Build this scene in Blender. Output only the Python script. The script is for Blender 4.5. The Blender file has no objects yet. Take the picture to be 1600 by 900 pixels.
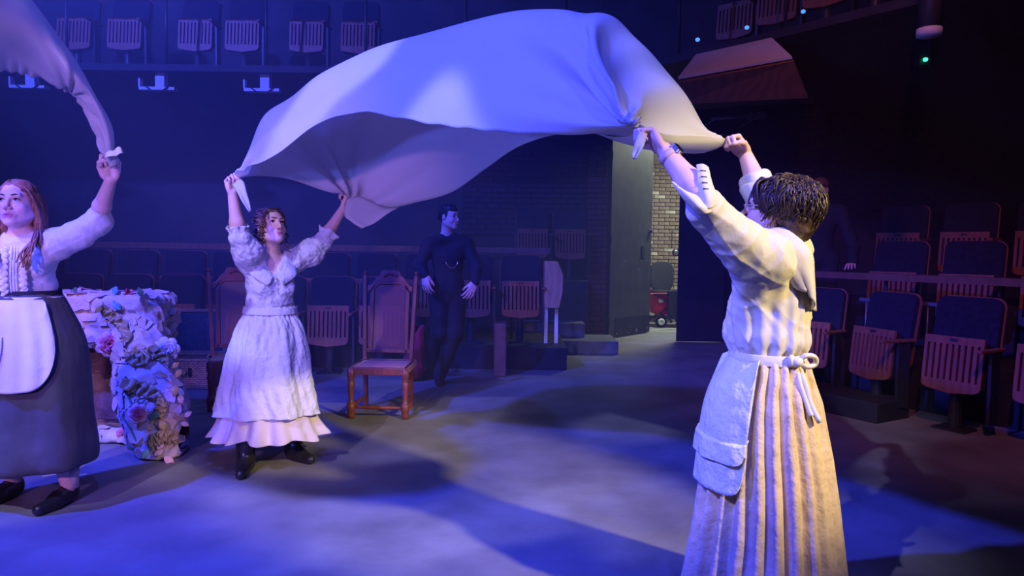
import bpy, bmesh, math, random
import numpy as np
from mathutils import Vector, Matrix, Quaternion
random.seed(7); np.random.seed(7)
PI = math.pi
scene = bpy.context.scene
COL = scene.collection

# ------------------------------------------------------------------ camera
FPX = 1100.0                      # focal length in pixels of the 1600 x 900 frame
PITCH = math.atan(60/FPX)         # tilted slightly down
ROLL = math.radians(0.8)
CAMZ = 1.33
cam_d = bpy.data.cameras.new('camera'); cam = bpy.data.objects.new('camera', cam_d)
COL.objects.link(cam); scene.camera = cam
cam_d.sensor_width = 36; cam_d.lens = 36*FPX/1600; cam_d.clip_start = .05; cam_d.clip_end = 100
CAMROT = Matrix.Rotation(PI/2-PITCH, 3, 'X') @ Matrix.Rotation(ROLL, 3, 'Z')
cam.matrix_world = Matrix.Translation((0, 0, CAMZ)) @ CAMROT.to_4x4()

def ray(px, py):
    v = CAMROT @ Vector(((px-800)/FPX, -(py-450)/FPX, -1.0))
    return v/v.y
def U(px, py, d):                 # a measured direction at a real distance d (metres along the room)
    return Vector((0, 0, CAMZ)) + ray(px, py)*d
def G(px, py, z=0.0):             # where that direction meets the floor
    r = ray(px, py)
    return Vector((0, 0, CAMZ)) + r*((z-CAMZ)/r.z)

# ------------------------------------------------------------------ world, exposure
vs = scene.view_settings
vs.view_transform = 'Standard'; vs.look = 'None'; vs.gamma = 1; vs.use_curve_mapping = False
vs.exposure = 0.0
w = bpy.data.worlds.new('theatre_dark'); scene.world = w; w.use_nodes = True
w.node_tree.nodes['Background'].inputs[0].default_value = (.03, .035, .12, 1)
w.node_tree.nodes['Background'].inputs[1].default_value = .25

# ------------------------------------------------------------------ stage lamps (light only; all out of frame, with two added fills)
def spot(name, loc, target, energy, color, angle, blend=.35, size=.12):
    l = bpy.data.lights.new(name, 'SPOT'); o = bpy.data.objects.new(name, l); COL.objects.link(o)
    l.energy = energy; l.color = color; l.spot_size = math.radians(angle); l.spot_blend = blend; l.shadow_soft_size = size
    o.location = loc
    o.rotation_euler = (Vector(target)-Vector(loc)).to_track_quat('-Z', 'Y').to_euler()
    return o
def gobo(o, scale, lo, hi, seed, dim=.12):               # a breakup pattern slid into the lantern's gate
    l = o.data; l.use_nodes = True; nt = l.node_tree; em = nt.nodes['Emission']
    tc = nt.nodes.new('ShaderNodeTexCoord'); nz = nt.nodes.new('ShaderNodeTexNoise'); mp = nt.nodes.new('ShaderNodeMapping'); mr = nt.nodes.new('ShaderNodeMapRange')
    mp.inputs['Location'].default_value = (seed, seed*.7, seed*1.3)
    nz.inputs['Scale'].default_value = scale; nz.inputs['Detail'].default_value = 1.0
    mr.interpolation_type = 'SMOOTHSTEP'
    for i, q in enumerate((lo, hi, dim, 1.0)): mr.inputs[i+1].default_value = q
    nt.links.new(tc.outputs['Normal'], mp.inputs[0]); nt.links.new(mp.outputs[0], nz.inputs['Vector']); nt.links.new(nz.outputs[0], mr.inputs[0]); nt.links.new(mr.outputs[0], em.inputs['Strength'])
spot('blue_wash', (-4.4, .6, 5.6), (-.9, 4.0, .8), 5600, (.032, .048, 1.0), 54, .7)
spot('blue_wash_high', (.6, -.6, 6.0), (-.6, 4.4, .8), 1000, (.05, .07, 1.0), 50, .5)
gobo(spot('lavender_breakup', (-3.0, -1.6, 5.6), (-.75, 3.7, .6), 1500, (.50, .50, 1.0), 41, .35, .05), 8.0, .48, .58, 17.5, .03)
spot('violet_boom', (-2.0, -1.5, 2.2), (-2.0, 4.0, 1.25), 520, (.66, .30, 1.0), 38, .6)
spot('blue_fill_low', (-3.2, -1.6, 1.4), (-.4, 4.2, 1.8), 700, (.10, .12, 1.0), 44, .6)  # added low fill, puts more blue under the sheet and on the clothes
spot('warm_side', (4.3, -.7, 4.1), (1.0, 2.6, 1.2), 2000, (1.0, .80, .38), 20, .6)
spot('blue_house', (-6.0, 3.6, 6.6), (-3.4, 9.0, 4.2), 6000, (.06, .08, 1.0), 85, .9)
spot('magenta_house', (1.0, 1.0, 5.5), (4.6, 7.0, 1.0), 420, (.85, .22, .38), 60, .9)
spot('set_piece_fill', (-3.6, -.6, 5.0), (-2.75, 4.5, .6), 520, (.85, .52, .9), 17, .5)  # added pink fill that brightens the paper pedestal

# ------------------------------------------------------------------ helpers: objects
def tag(o, label=None, cat=None, group=None, kind=None):
    if label: o['label'] = label
    if cat: o['category'] = cat
    if group: o['group'] = group
    if kind: o['kind'] = kind
    return o
def empty(name, loc=(0, 0, 0), rz=0, label=None, cat=None, group=None, kind=None):
    o = bpy.data.objects.new(name, None); COL.objects.link(o)
    o.location = loc; o.rotation_euler = (0, 0, rz); o.empty_display_size = .1
    return tag(o, label, cat, group, kind)
def link(name, me, mat=None, parent=None, smooth=False):
    o = bpy.data.objects.new(name, me); COL.objects.link(o)
    if mat is not None and not me.materials:
        for m in (mat if isinstance(mat, (list, tuple)) else [mat]): me.materials.append(m)
    if parent is not None: o.parent = parent
    if smooth: me.polygons.foreach_set('use_smooth', [True]*len(me.polygons))
    return o
def wlink(name, me, mat, parent, smooth=True):          # mesh in world coordinates under a parent standing (unrotated) at its base
    o = link(name, me, mat, parent, smooth)
    if parent is not None: o.location = -parent.location
    return o
def pymesh(name, v, f):
    me = bpy.data.meshes.new(name)
    me.from_pydata([tuple(p) for p in v], [], [tuple(int(i) for i in q) for q in f]); me.update()
    return me
def npmesh(name, v, q):                                 # fast quads
    me = bpy.data.meshes.new(name)
    v = np.ascontiguousarray(v, dtype=np.float32); q = np.ascontiguousarray(q, dtype=np.int32)
    n = q.shape[1]
    me.vertices.add(len(v)); me.vertices.foreach_set('co', v.ravel())
    me.loops.add(q.size); me.loops.foreach_set('vertex_index', q.ravel())
    me.polygons.add(len(q)); me.polygons.foreach_set('loop_start', np.arange(0, q.size, n, dtype=np.int32))
    me.update(calc_edges=True); me.validate()
    return me
def copy_tree(o, parent=None):
    c = o.copy(); COL.objects.link(c); c.parent = parent
    for ch in list(o.children):
        copy_tree(ch, c)
    return c

class MB:                                               # collects faces of one part
    def __init__(s): s.v = []; s.f = []
    def add(s, v, f):
        n = len(s.v); s.v += [tuple(p) for p in v]; s.f += [tuple(i+n for i in q) for q in f]; return s
    def box(s, lo, hi, M=None, taper=None):
        x0, y0, z0 = lo; x1, y1, z1 = hi
        v = [Vector(p) for p in ((x0,y0,z0),(x1,y0,z0),(x1,y1,z0),(x0,y1,z0),(x0,y0,z1),(x1,y0,z1),(x1,y1,z1),(x0,y1,z1))]
        if M is not None: v = [M @ p for p in v]
        return s.add(v, [(0,3,2,1),(4,5,6,7),(0,1,5,4),(1,2,6,5),(2,3,7,6),(3,0,4,7)])
    def bar(s, a, b, w, h=None, up=(0, 0, 1)):
        a = Vector(a); b = Vector(b); h = h or w
        d = (b-a); L = d.length; d.normalize(); u = Vector(up)
        if abs(d.dot(u)) > .98: u = Vector((0, 1, 0))
        r = d.cross(u).normalized(); u = r.cross(d)
        M = Matrix((( r.x, d.x, u.x, a.x), (r.y, d.y, u.y, a.y), (r.z, d.z, u.z, a.z), (0,0,0,1)))
        return s.box((-w/2, 0, -h/2), (w/2, L, h/2), M)
    def tube(s, pts, rad, n=6, caps=True):
        pts = [Vector(p) for p in pts]
        if not hasattr(rad, '__len__'): rad = [rad]*len(pts)
        up = None; base = len(s.v); v = []; f = []
        for i, p in enumerate(pts):
            t = (pts[min(i+1, len(pts)-1)]-pts[max(i-1, 0)])
            t = t.normalized() if t.length > 1e-9 else Vector((0, 0, 1))
            if up is None:
                up = Vector((0, 0, 1)) if abs(t.z) < .9 else Vector((1, 0, 0))
            r = t.cross(up)
            if r.length < 1e-6: r = t.orthogonal()
            r.normalize(); up = r.cross(t).normalized()
            for k in range(n):
                a = 2*PI*k/n
                v.append(p+(r*math.cos(a)+up*math.sin(a))*rad[i])
        for i in range(len(pts)-1):
            for k in range(n):
                f.append((i*n+k, i*n+(k+1) % n, (i+1)*n+(k+1) % n, (i+1)*n+k))
        if caps:
            f.append(tuple(range(n-1, -1, -1))); f.append(tuple((len(pts)-1)*n+k for k in range(n)))
        return s.add(v, f)
    def lathe(s, prof, n=12, M=None, axis='z'):        # prof: (radius, height)
        v = []; f = []
        for r, z in prof:
            for k in range(n):
                a = 2*PI*k/n
                p = Vector((r*math.cos(a), r*math.sin(a), z))
                v.append(M @ p if M is not None else p)
        for i in range(len(prof)-1):
            for k in range(n):
                f.append((i*n+k, i*n+(k+1) % n, (i+1)*n+(k+1) % n, (i+1)*n+k))
        f.append(tuple(range(n-1, -1, -1))); f.append(tuple((len(prof)-1)*n+k for k in range(n)))
        return s.add(v, f)
    def prism(s, outline, y0, y1, M=None):             # outline in x,z ; extruded in y
        n = len(outline)
        v = [Vector((x, y0, z)) for x, z in outline]+[Vector((x, y1, z)) for x, z in outline]
        if M is not None: v = [M @ p for p in v]
        f = [tuple(range(n)), tuple(range(2*n-1, n-1, -1))]
        f += [(i, i+n, (i+1) % n+n, (i+1) % n) for i in range(n)]
        return s.add(v, f)
    def mesh(s, name): 
        me = pymesh(name, s.v, s.f); return me
    def build(s, name, mat, parent=None, smooth=False, bevel=0):
        o = link(name, s.mesh(name), mat, parent, smooth)
        if bevel:
            m = o.modifiers.new('soft_edges', 'BEVEL'); m.width = bevel; m.segments = 2; m.limit_method = 'ANGLE'
        return o

def rrect(w, h, r, n=4, cx=0, cz=0):                   # rounded rectangle outline
    out = []
    for sx, sz, a0 in ((1, 1, 0), (-1, 1, PI/2), (-1, -1, PI), (1, -1, 1.5*PI)):
        for k in range(n+1):
            a = a0+PI/2*k/n
            out.append((cx+sx*(w/2-r)+r*math.cos(a), cz+sz*(h/2-r)+r*math.sin(a)))
    return out[::-1]

def catmull(P, n):
    P = np.array([tuple(p) for p in P], dtype=float); m = len(P)
    t = np.linspace(0, m-1, n); i = np.clip(t.astype(int), 0, m-2); u = (t-i)[:, None]
    g = lambda k: P[np.clip(k, 0, m-1)]
    p0 = np.where((i > 0)[:, None], g(i-1), 2*g(i)-g(i+1)); p3 = np.where((i+2 < m)[:, None], g(i+2), 2*g(i+1)-g(i))
    p1, p2 = g(i), g(i+1)
    return .5*((2*p1)+(-p0+p2)*u+(2*p0-5*p1+4*p2-p3)*u**2+(-p0+3*p1-3*p2+p3)*u**3)

# ------------------------------------------------------------------ helpers: materials
def mat(name, color, rough=.7, spec=.3, metal=0, noise=0, nscale=8, bump=0, bscale=60, sheen=0, vcol=False, trans=0, emit=0, wave=None, sss=0):
    m = bpy.data.materials.new(name); m.use_nodes = True; nt = m.node_tree; b = nt.nodes['Principled BSDF']
    b.inputs['Roughness'].default_value = rough; b.inputs['Specular IOR Level'].default_value = spec; b.inputs['Metallic'].default_value = metal
    c = (*color, 1); b.inputs['Base Color'].default_value = c
    co = nt.nodes.new('ShaderNodeTexCoord')
    src = None
    if vcol:
        a = nt.nodes.new('ShaderNodeVertexColor'); a.layer_name = 'tint'
        src = a.outputs[0]; nt.links.new(src, b.inputs['Base Color'])
    if noise:
        nz = nt.nodes.new('ShaderNodeTexNoise'); nz.inputs['Scale'].default_value = nscale; nz.inputs['Detail'].default_value = 6
        nt.links.new(co.outputs['Object'], nz.inputs['Vector'])
        mr = nt.nodes.new('ShaderNodeMapRange'); mr.inputs[1].default_value = .3; mr.inputs[2].default_value = .7
        mr.inputs[3].default_value = 1-noise; mr.inputs[4].default_value = 1+noise
        nt.links.new(nz.outputs[0], mr.inputs[0])
        mx = nt.nodes.new('ShaderNodeVectorMath'); mx.operation = 'MULTIPLY'
        if src is None: mx.inputs[0].default_value = color
        else: nt.links.new(src, mx.inputs[0])
        nt.links.new(mr.outputs[0], mx.inputs[1]); nt.links.new(mx.outputs[0], b.inputs['Base Color'])
    if bump:
        bn = nt.nodes.new('ShaderNodeTexNoise'); bn.inputs['Scale'].default_value = bscale; bn.inputs['Detail'].default_value = 5
        nt.links.new(co.outputs['Object'], bn.inputs['Vector'])
        bp = nt.nodes.new('ShaderNodeBump'); bp.inputs['Strength'].default_value = bump; bp.inputs['Distance'].default_value = .02
        nt.links.new(bn.outputs[0], bp.inputs['Height']); nt.links.new(bp.outputs[0], b.inputs['Normal'])
    if wave:                                            # grain
        wv = nt.nodes.new('ShaderNodeTexWave'); wv.inputs['Scale'].default_value = wave; wv.inputs['Distortion'].default_value = 14; wv.inputs['Detail'].default_value = 3
        mp = nt.nodes.new('ShaderNodeMapping'); mp.inputs['Scale'].default_value = (.6, .6, .3)
        nt.links.new(co.outputs['Object'], mp.inputs[0]); nt.links.new(mp.outputs[0], wv.inputs[0])
        mr = nt.nodes.new('ShaderNodeMapRange'); mr.inputs[3].default_value = .86; mr.inputs[4].default_value = 1.08
        nt.links.new(wv.outputs[1], mr.inputs[0])
        mx = nt.nodes.new('ShaderNodeVectorMath'); mx.operation = 'MULTIPLY'; mx.inputs[0].default_value = color
        nt.links.new(mr.outputs[0], mx.inputs[1]); nt.links.new(mx.outputs[0], b.inputs['Base Color'])
    if sheen: b.inputs['Sheen Weight'].default_value = sheen
    if sss:
        b.inputs['Subsurface Weight'].default_value = sss; b.inputs['Subsurface Radius'].default_value = (.012, .005, .003); b.inputs['Subsurface Scale'].default_value = 1
    if trans:
        tr = nt.nodes.new('ShaderNodeBsdfTranslucent'); tr.inputs[0].default_value = c
        mix = nt.nodes.new('ShaderNodeMixShader'); mix.inputs[0].default_value = trans
        nt.links.new(b.outputs[0], mix.inputs[1]); nt.links.new(tr.outputs[0], mix.inputs[2])
        nt.links.new(mix.outputs[0], nt.nodes['Material Output'].inputs[0])
    if emit:
        b.inputs['Emission Color'].default_value = c; b.inputs['Emission Strength'].default_value = emit
    return m

M = {}
M['floor'] = mat('painted_stage_floor', (.22, .21, .19), .62, .35, noise=.28, nscale=2.2, bump=.12, bscale=25)
M['black'] = mat('black_paint', (.03, .03, .036), .7, .25, noise=.3, nscale=5)
M['blackwall'] = mat('black_wall_paint', (.042, .042, .052), .75, .2, noise=.3, nscale=3)
M['brick'] = mat('dark_red_brick', (.12, .045, .04), .85, .15, noise=.45, nscale=9, bump=.4, bscale=50)
M['brickblack'] = mat('black_painted_brick', (.05, .032, .034), .8, .2, noise=.4, nscale=7, bump=.3, bscale=50)
M['mortar'] = mat('dark_mortar', (.06, .04, .04), .9, .1)
M['brickpale'] = mat('pale_brick', (.33, .26, .19), .85, .15, noise=.5, nscale=5, bump=.4, bscale=50)
M['brickpale2'] = mat('whitened_brick', (.55, .5, .42), .85, .15, noise=.4, nscale=8, bump=.4, bscale=50)
M['mortarpale'] = mat('pale_mortar', (.44, .4, .33), .9, .1, noise=.2)
M['seatwood'] = mat('seat_plywood', (.30, .10, .055), .5, .35, wave=7)
M['palewood'] = mat('pale_plywood', (.5, .3, .16), .5, .35, wave=6)
M['darkwood'] = mat('dark_rail_wood', (.2, .1, .07), .5, .35, wave=5)
M['seatfab'] = mat('navy_upholstery', (.018, .02, .036), .95, .1, noise=.25, nscale=30, sheen=.05)
M['piping'] = mat('seat_edge_trim', (.3, .2, .14), .5, .3)
M['steel'] = mat('grey_steel', (.22, .23, .25), .45, .5, metal=.6)
M['blacksteel'] = mat('black_steel', (.03, .03, .035), .45, .4)
M['whitemetal'] = mat('white_metal', (.62, .62, .6), .5, .4)
M['oak'] = mat('carved_brown_wood', (.22, .05, .035), .42, .45, wave=9, )
M['cane'] = mat('cane_webbing', (.36, .14, .10), .6, .3)
M['seatpad'] = mat('rust_velvet_seat', (.5, .12, .12), .85, .15, noise=.2, nscale=14, sheen=.3)
M['tanpad'] = mat('tan_leather_seat', (.5, .24, .1), .55, .3, noise=.2, nscale=10)
M['wicker'] = mat('pale_wicker', (.45, .26, .2), .6, .3, noise=.25, nscale=30)
M['lining'] = mat('teal_lining', (.05, .12, .2), .8, .15, noise=.3, nscale=40)
M['linen'] = mat('white_sheet_linen', (.82, .80, .74), .8, .2, bump=.10, bscale=9, trans=.45)
M['blouse1'] = mat('cream_blouse', (.72, .66, .55), .8, .2, bump=.2, bscale=16)
M['white'] = mat('white_cotton', (.78, .77, .75), .85, .2, bump=.35, bscale=14)
M['apron'] = mat('crumpled_grey_linen', (.70, .69, .68), .85, .2, bump=1.0, bscale=17)
M['ruffle'] = mat('pale_ruffle_cotton', (.72, .62, .60), .85, .2, bump=.4, bscale=15)
M['skirtcream'] = mat('cream_crinkled_cotton', (.72, .55, .36), .85, .15, bump=.6, bscale=22, noise=.12, nscale=10)
M['darkskirt'] = mat('charcoal_skirt', (.085, .09, .09), .85, .2, noise=.2, nscale=7, bump=.2, bscale=14, sheen=.1)
M['skin'] = mat('skin', (.8, .52, .42), .5, .35, vcol=True, sss=.0, bump=.03, bscale=120)
M['blackcloth'] = mat('black_clothes', (.028, .028, .034), .85, .15, bump=.3, bscale=14)
M['leather'] = mat('black_leather', (.02, .02, .022), .32, .5, bump=.1, bscale=40)
M['hairred'] = mat('strawberry_hair', (.32, .15, .095), .45, .4, noise=.4, nscale=40)
M['hairbrown'] = mat('brown_hair', (.15, .08, .05), .45, .4, noise=.4, nscale=40)
M['hairdark'] = mat('dark_brown_hair', (.055, .032, .026), .38, .5, noise=.4, nscale=40)
M['hairblack'] = mat('black_hair', (.02, .016, .016), .5, .4)
M['eye'] = mat('eye', (.8, .8, .8), .15, .5, vcol=True)
M['lash'] = mat('brow_hair', (.09, .045, .035), .6, .2)
M['sock'] = mat('pale_sock', (.65, .62, .62), .9, .1)
M['paper'] = mat('torn_paper', (.66, .52, .5), .9, .1, noise=.22, nscale=14, bump=.3, bscale=30)
M['paper2'] = mat('tan_torn_paper', (.62, .44, .27), .9, .1, noise=.2, nscale=14, bump=.3, bscale=30)
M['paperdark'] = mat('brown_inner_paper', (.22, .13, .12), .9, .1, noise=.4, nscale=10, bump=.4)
M['satin'] = mat('olive_gold_satin', (.42, .31, .13), .35, .5, noise=.2, nscale=9)
M['rose'] = mat('pink_rose_satin', (.72, .2, .28), .6, .3, noise=.2, nscale=20)
M['roserim'] = mat('pale_pink_petal', (.8, .5, .52), .7, .2)
M['whiterose'] = mat('white_paper_rose', (.7, .72, .74), .8, .2)
M['leaf'] = mat('green_leaf', (.1, .2, .12), .7, .2)
M['gold'] = mat('gold_satin_leaf', (.5, .36, .1), .35, .5)
M['teal'] = mat('teal_print', (.2, .45, .5), .6, .3)
M['red'] = mat('red_cloth', (.5, .03, .05), .8, .2, noise=.2)
M['redcart'] = mat('red_nylon', (.6, .03, .06), .7, .2)
M['blueglow'] = mat('blue_mat', (.06, .12, .4), .7, .2)
M['tape'] = mat('white_tape', (.75, .75, .7), .7, .2)
M['floormark'] = mat('yellow_tape', (.7, .55, .25), .7, .2)
M['grey'] = mat('grey_paint', (.16, .17, .18), .6, .3, noise=.2)
M['office'] = mat('office_chair_fabric', (.05, .055, .06), .9, .15)
M['rubber'] = mat('rubber', (.02, .02, .02), .7, .2)
M['watchband'] = mat('pink_watch_strap', (.7, .45, .45), .6, .3)
M['glass'] = mat('black_glass', (.005, .005, .006), .08, .6)
M['silver'] = mat('silver', (.7, .7, .72), .25, .5, metal=.9)
M['frame'] = mat('pale_spectacle_frame', (.6, .42, .3), .3, .5)
M['corridor'] = mat('corridor_floor', (.24, .25, .25), .5, .35, noise=.2)
M['doorpaint'] = mat('worn_grey_door_paint', (.055, .06, .06), .55, .35, noise=.35, nscale=6)
M['greenled'] = mat('green_indicator', (.05, .9, .45), .5, .3, emit=2.0)
M['blueled'] = mat('blue_indicator', (.1, .35, 1.0), .5, .3, emit=1.2)

# ------------------------------------------------------------------ the room
def struct(name, mb, m, parent=None, **k):
    o = mb.build(name, m, parent, **k)
    if parent is None: o['kind'] = 'structure'
    return o
WY = 10.45                                             # the back wall
DX0, DX1, DH = 1.45, 3.12, 3.05                        # doorway
struct('floor', MB().box((-12, -4, -.2), (9, WY+.2, 0)), M['floor'])
wb = MB().box((-12, WY, 0), (DX0-.12, WY+.25, 7)).box((DX1+.1, WY, 0), (9, WY+.25, 7)).box((DX0-.12, WY, DH), (DX1+.1, WY+.25, 7))
wall_back = struct('wall_back', wb, M['blackwall'])
struct('wall_right', MB().box((9, -4, 0), (9.2, WY+.25, 7)), M['blackwall'])
struct('wall_left', MB().box((-12.2, -4, 0), (-12, WY+.25, 7)), M['blackwall'])
struct('ceiling', MB().box((-12.2, 6.2, 7), (9.2, WY+.25, 7.2)), M['blackwall'])

# bricks: one shared mesh per size, laid course by course
def brick_mesh(w, h, d):
    mb = MB().box((0, 0, 0), (w, d, h)); me = mb.mesh('brick')
    bm = bmesh.new(); bm.from_mesh(me); bmesh.ops.bevel(bm, geom=bm.edges[:], offset=.006, segments=1, affect='EDGES'); bm.to_mesh(me); bm.free()
    return me
BR = {}
def brick(parent, x, y, z, w, m, h=.065, d=.05):
    k = (round(w, 3), m.name)
    if k not in BR:
        BR[k] = brick_mesh(w, h, d); BR[k].materials.append(m)
    o = bpy.data.objects.new('brick', BR[k]); COL.objects.link(o); o.parent = parent
    o.location = (x-parent.location.x, y+random.uniform(-.006, .006)-parent.location.y, z-parent.location.z)
    return o
def bricks(parent, x0, x1, y, z0, z1, mats, limit=300, course=.077, bl=.225):
    n = 0; r = 0; z = z0
    while z+.065 <= z1 and n < limit:
        x = x0; first = (r % 2 == 1)
        while x < x1-.03 and n < limit:
            wdt = (bl-.01)/2 if first else bl-.01
            first = False
            wdt = min(wdt, x1-x)
            if wdt > .1: wdt = round(wdt, 2)
            brick(parent, x, y-.012, z, wdt, random.choice(mats)); n += 1
            x += wdt+.012
        z += course; r += 1
def pilaster(name, x0, x1, y, z1, label):
    o = MB().box((x0+.012, y+.012, 0), (x1-.012, WY, z1)).build(name, M['mortar'])
    o['kind'] = 'structure'
    bricks(o, x0, x1, y, .005, z1, [M['brick']])
    return o
pilaster('wall_pier_brick', 1.07, 1.355, 10.2, 3.6, '')
pilaster('wall_pier_brick', 4.02, 4.32, 10.0, 3.4, '')
# brick faces of the back wall where they catch some light
wl = MB().box((-.75, WY-.03, 1.2), (1.06, WY, 3.3)).build('wall_panel_brick', M['mortar']); wl['kind'] = 'structure'
bricks(wl, -.75, 1.06, WY-.06, 1.55, 3.25, [M['brickblack']], 200)
wr = MB().box((4.4, WY-.03, 1.2), (8.4, WY, 3.6)).build('wall_panel_brick', M['mortar']); wr['kind'] = 'structure'
bricks(wr, 4.6, 7.6, WY-.06, 1.9, 3.5, [M['brickblack']], 290)

# door case and leaves
jb = MB()
for i, x in enumerate((DX0-.12, DX0-.075, DX0-.03)):
    jb.box((x, WY-.08+.03*i, 0), (x+.032, WY+.25, DH+.05))
jb.box((DX1, WY-.05, 0), (DX1+.1, WY+.25, DH+.05)).box((DX0-.12, WY-.08, DH), (DX1+.1, WY+.25, DH+.12))
struct('trim_1', jb, M['black'], bevel=.004)
def door(name, hinge, ang, width, label, worn):
    d = empty(name, hinge, ang); d['kind'] = 'structure'
    mb = MB().box((0, 0, .012), (width, .055, DH-.03))
    leaf = mb.build('leaf', M['doorpaint'] if worn else M['black'], d, bevel=.004)
    pl = MB().box((.15*width, -.006, .02), (width-.01, 0, .3)).build('kick_plate', M['black'], d)
    if worn:
        MB().box((width-.33, -.012, 1.22), (width-.23, 0, 1.42)).build('lock_plate', M['black'], d, bevel=.004)
        MB().tube([(width-.06, -.01, 1.66), (width-.06, -.05, 1.66)], .03, 10).build('keyhole_ring', M['steel'], d)
        for z in (.25, 1.5, 2.75):
            MB().tube([(0, -.012, z-.06), (0, -.012, z+.06)], .014, 8).build('hinge', M['blacksteel'], d)
        # paint chips with a shape of their own
        ch = MB()
        for k in range(26):
            x = random.uniform(.1, width-.05); z = random.choice((random.uniform(.02, .14), random.uniform(1.0, 1.2) if random.random() < .4 else .05))
            s = random.uniform(.008, .03)
            ch.add([(x, -.0075, z), (x+s, -.0075, z+.2*s), (x+.7*s, -.0075, z+.6*s), (x+.1*s, -.0075, z+.5*s)], [(0, 1, 2, 3)])
        ch.build('paint_chip', M['whitemetal'], d)['kind'] = 'stuff'
    return d
door('door_1', (DX0+.01, WY+.12, 0), math.radians(50), 1.26, '', True)
door('door_2', (DX1-.68, WY-.12, 0), 0, .68, '', False)

# corridor behind
cy = 14.4
struct('floor_corridor', MB().box((-.5, WY+.2, -.2), (6, cy+.2, -.002)), M['corridor'])
wc = struct('wall_corridor', MB().box((1.2, cy, 0), (5.2, cy+.2, 3.6)), M['mortarpale'])
bricks(wc, 2.3, 3.5, cy-.03, .02, 3.2, [M['brickpale']]*5+[M['brickpale2']], 295)
struct('wall_corridor_left', MB().box((.6, WY+.25, 0), (.8, cy+.2, 3.6)), M['grey'])
struct('wall_corridor_right', MB().box((5.2, WY+.25, 0), (5.4, cy+.2, 3.6)), M['grey'])
struct('ceiling_corridor', MB().box((.6, WY+.25, 3.6), (5.4, cy+.2, 3.7)), M['grey'])
tp = MB().box((1.6, 11.72, 0), (4.6, 11.76, .002)).bar((2.2, 11.8, .001), (3.7, 12.7, .001), .03, .003)
tag(tp.build('floor_tape', M['tape']), 'white tape lines on the corridor floor beyond the open door', 'tape')
l = bpy.data.lights.new('corridor_lamp', 'AREA'); l.energy = 150; l.color = (.93, 1.0, .80); l.size = 1.2; l.shape = 'DISK'
lo = bpy.data.objects.new('corridor_lamp', l); COL.objects.link(lo); lo.location = (3.4, 12.0, 3.5)

# ------------------------------------------------------------------ platforms, balcony, rails
struct('floor_platform_back', MB().box((-9, 7.75, 0), (.62, WY, .25)), M['black'], bevel=.01)
struct('floor_step_low', MB().prism([(.25, 0), (1.38, 0), (1.38, .17), (.25, .17)], 9.0, 9.72), M['grey'], bevel=.012)
struct('floor_step_high', MB().prism([(.05, .17), (.98, .17), (.98, .36), (.05, .36)], 9.35, 9.72), M['grey'], bevel=.012)
RD = Vector((.51, -.86, 0)).normalized()               # right-hand rows run this way
RN = Vector((-.86, -.51, 0))                           # and face this way
R0 = Vector((2.72, 6.42, 0))
def rowbox(along0, along1, back0, back1, z0, z1):
    Mx = Matrix(((RD.x, -RN.x, 0, R0.x), (RD.y, -RN.y, 0, R0.y), (0, 0, 1, 0), (0, 0, 0, 1)))
    return MB().box((along0, back0, z0), (along1, back1, z1), Mx)
struct('floor_platform_right', rowbox(-1.0, 5, .45, 1.35, 0, .45), M['black'], bevel=.01)
struct('floor_platform_upper', rowbox(-1.0, 5, 1.35, 3.6, 0, .85), M['black'], bevel=.01)
struct('floor_step_right', rowbox(-.3, .9, -.35, .1, 0, .16), M['black'], bevel=.01)
struct('floor_step_right', rowbox(2.1, 5, -.45, .1, 0, .14), M['black'], bevel=.01)

bal = MB().box((-11, 8.6, 3.42), (.95, WY, 3.5))
P = [(.95, 8.6), (1.75, 7.95), (4.4, 4.7), (8.9, 4.7), (8.9, WY), (.95, WY)]
v = [(x, y, 3.42) for x, y in P]+[(x, y, 3.5) for x, y in P]; n = len(P)
bal.add(v, [tuple(range(n))[::-1], tuple(range(n, 2*n))]+[(i, (i+1) % n, (i+1) % n+n, i+n) for i in range(n)])
struct('ceiling_balcony', bal, M['black'])
def rail(name, pts, r, m, label, posts=(), z0=0, pm=None):
    t = empty(name, (pts[0][0], pts[0][1], z0), 0, label, 'rail')
    h = MB()
    for a, b in zip(pts[:-1], pts[1:]): h.bar(a, b, *r)
    wlink('handrail', h.mesh('handrail'), m, t, False)
    for p in posts:
        wlink('post', MB().tube([(p[0], p[1], z0), p], .018, 8).mesh('post'), pm or M['blacksteel'], t, True)
    return t
rail('balcony_rail', [(-10, 8.62, 4.46), (.9, 8.62, 4.46)], (.1, .05), M['darkwood'], 'long wooden balcony handrail along the top left of the photo',
     [(-9+1.2*i, 8.62, 4.44) for i in range(9)], 3.5)
rail('balcony_rail', [(1.75, 7.97, 4.46), (4.4, 4.72, 4.46)], (.1, .05), M['darkwood'], 'wooden balcony handrail in the dark top right corner',
     [(1.8+.8*i, 7.9-.98*i, 4.44) for i in range(4)], 3.5)
rail('partition_rail', [(-9, 8.5, 1.32), (.45, 8.5, 1.32)], (.16, .07), M['darkwood'], 'long wooden rail behind the back seats on the left',
     [(-8.8+1.1*i, 8.5, 1.3) for i in range(9)], .25)
a = R0+RD*-1.1-RN*.52; b = R0+RD*5-RN*.52
rail('partition_rail', [(a.x, a.y, 1.13), (b.x, b.y, 1.13)], (.14, .06), M['darkwood'], 'wooden rail behind the right-hand front row of seats',
     [tuple(a+RD*(.3+1.2*i)+Vector((0, 0, 1.11))) for i in range(4)], .45)
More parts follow.
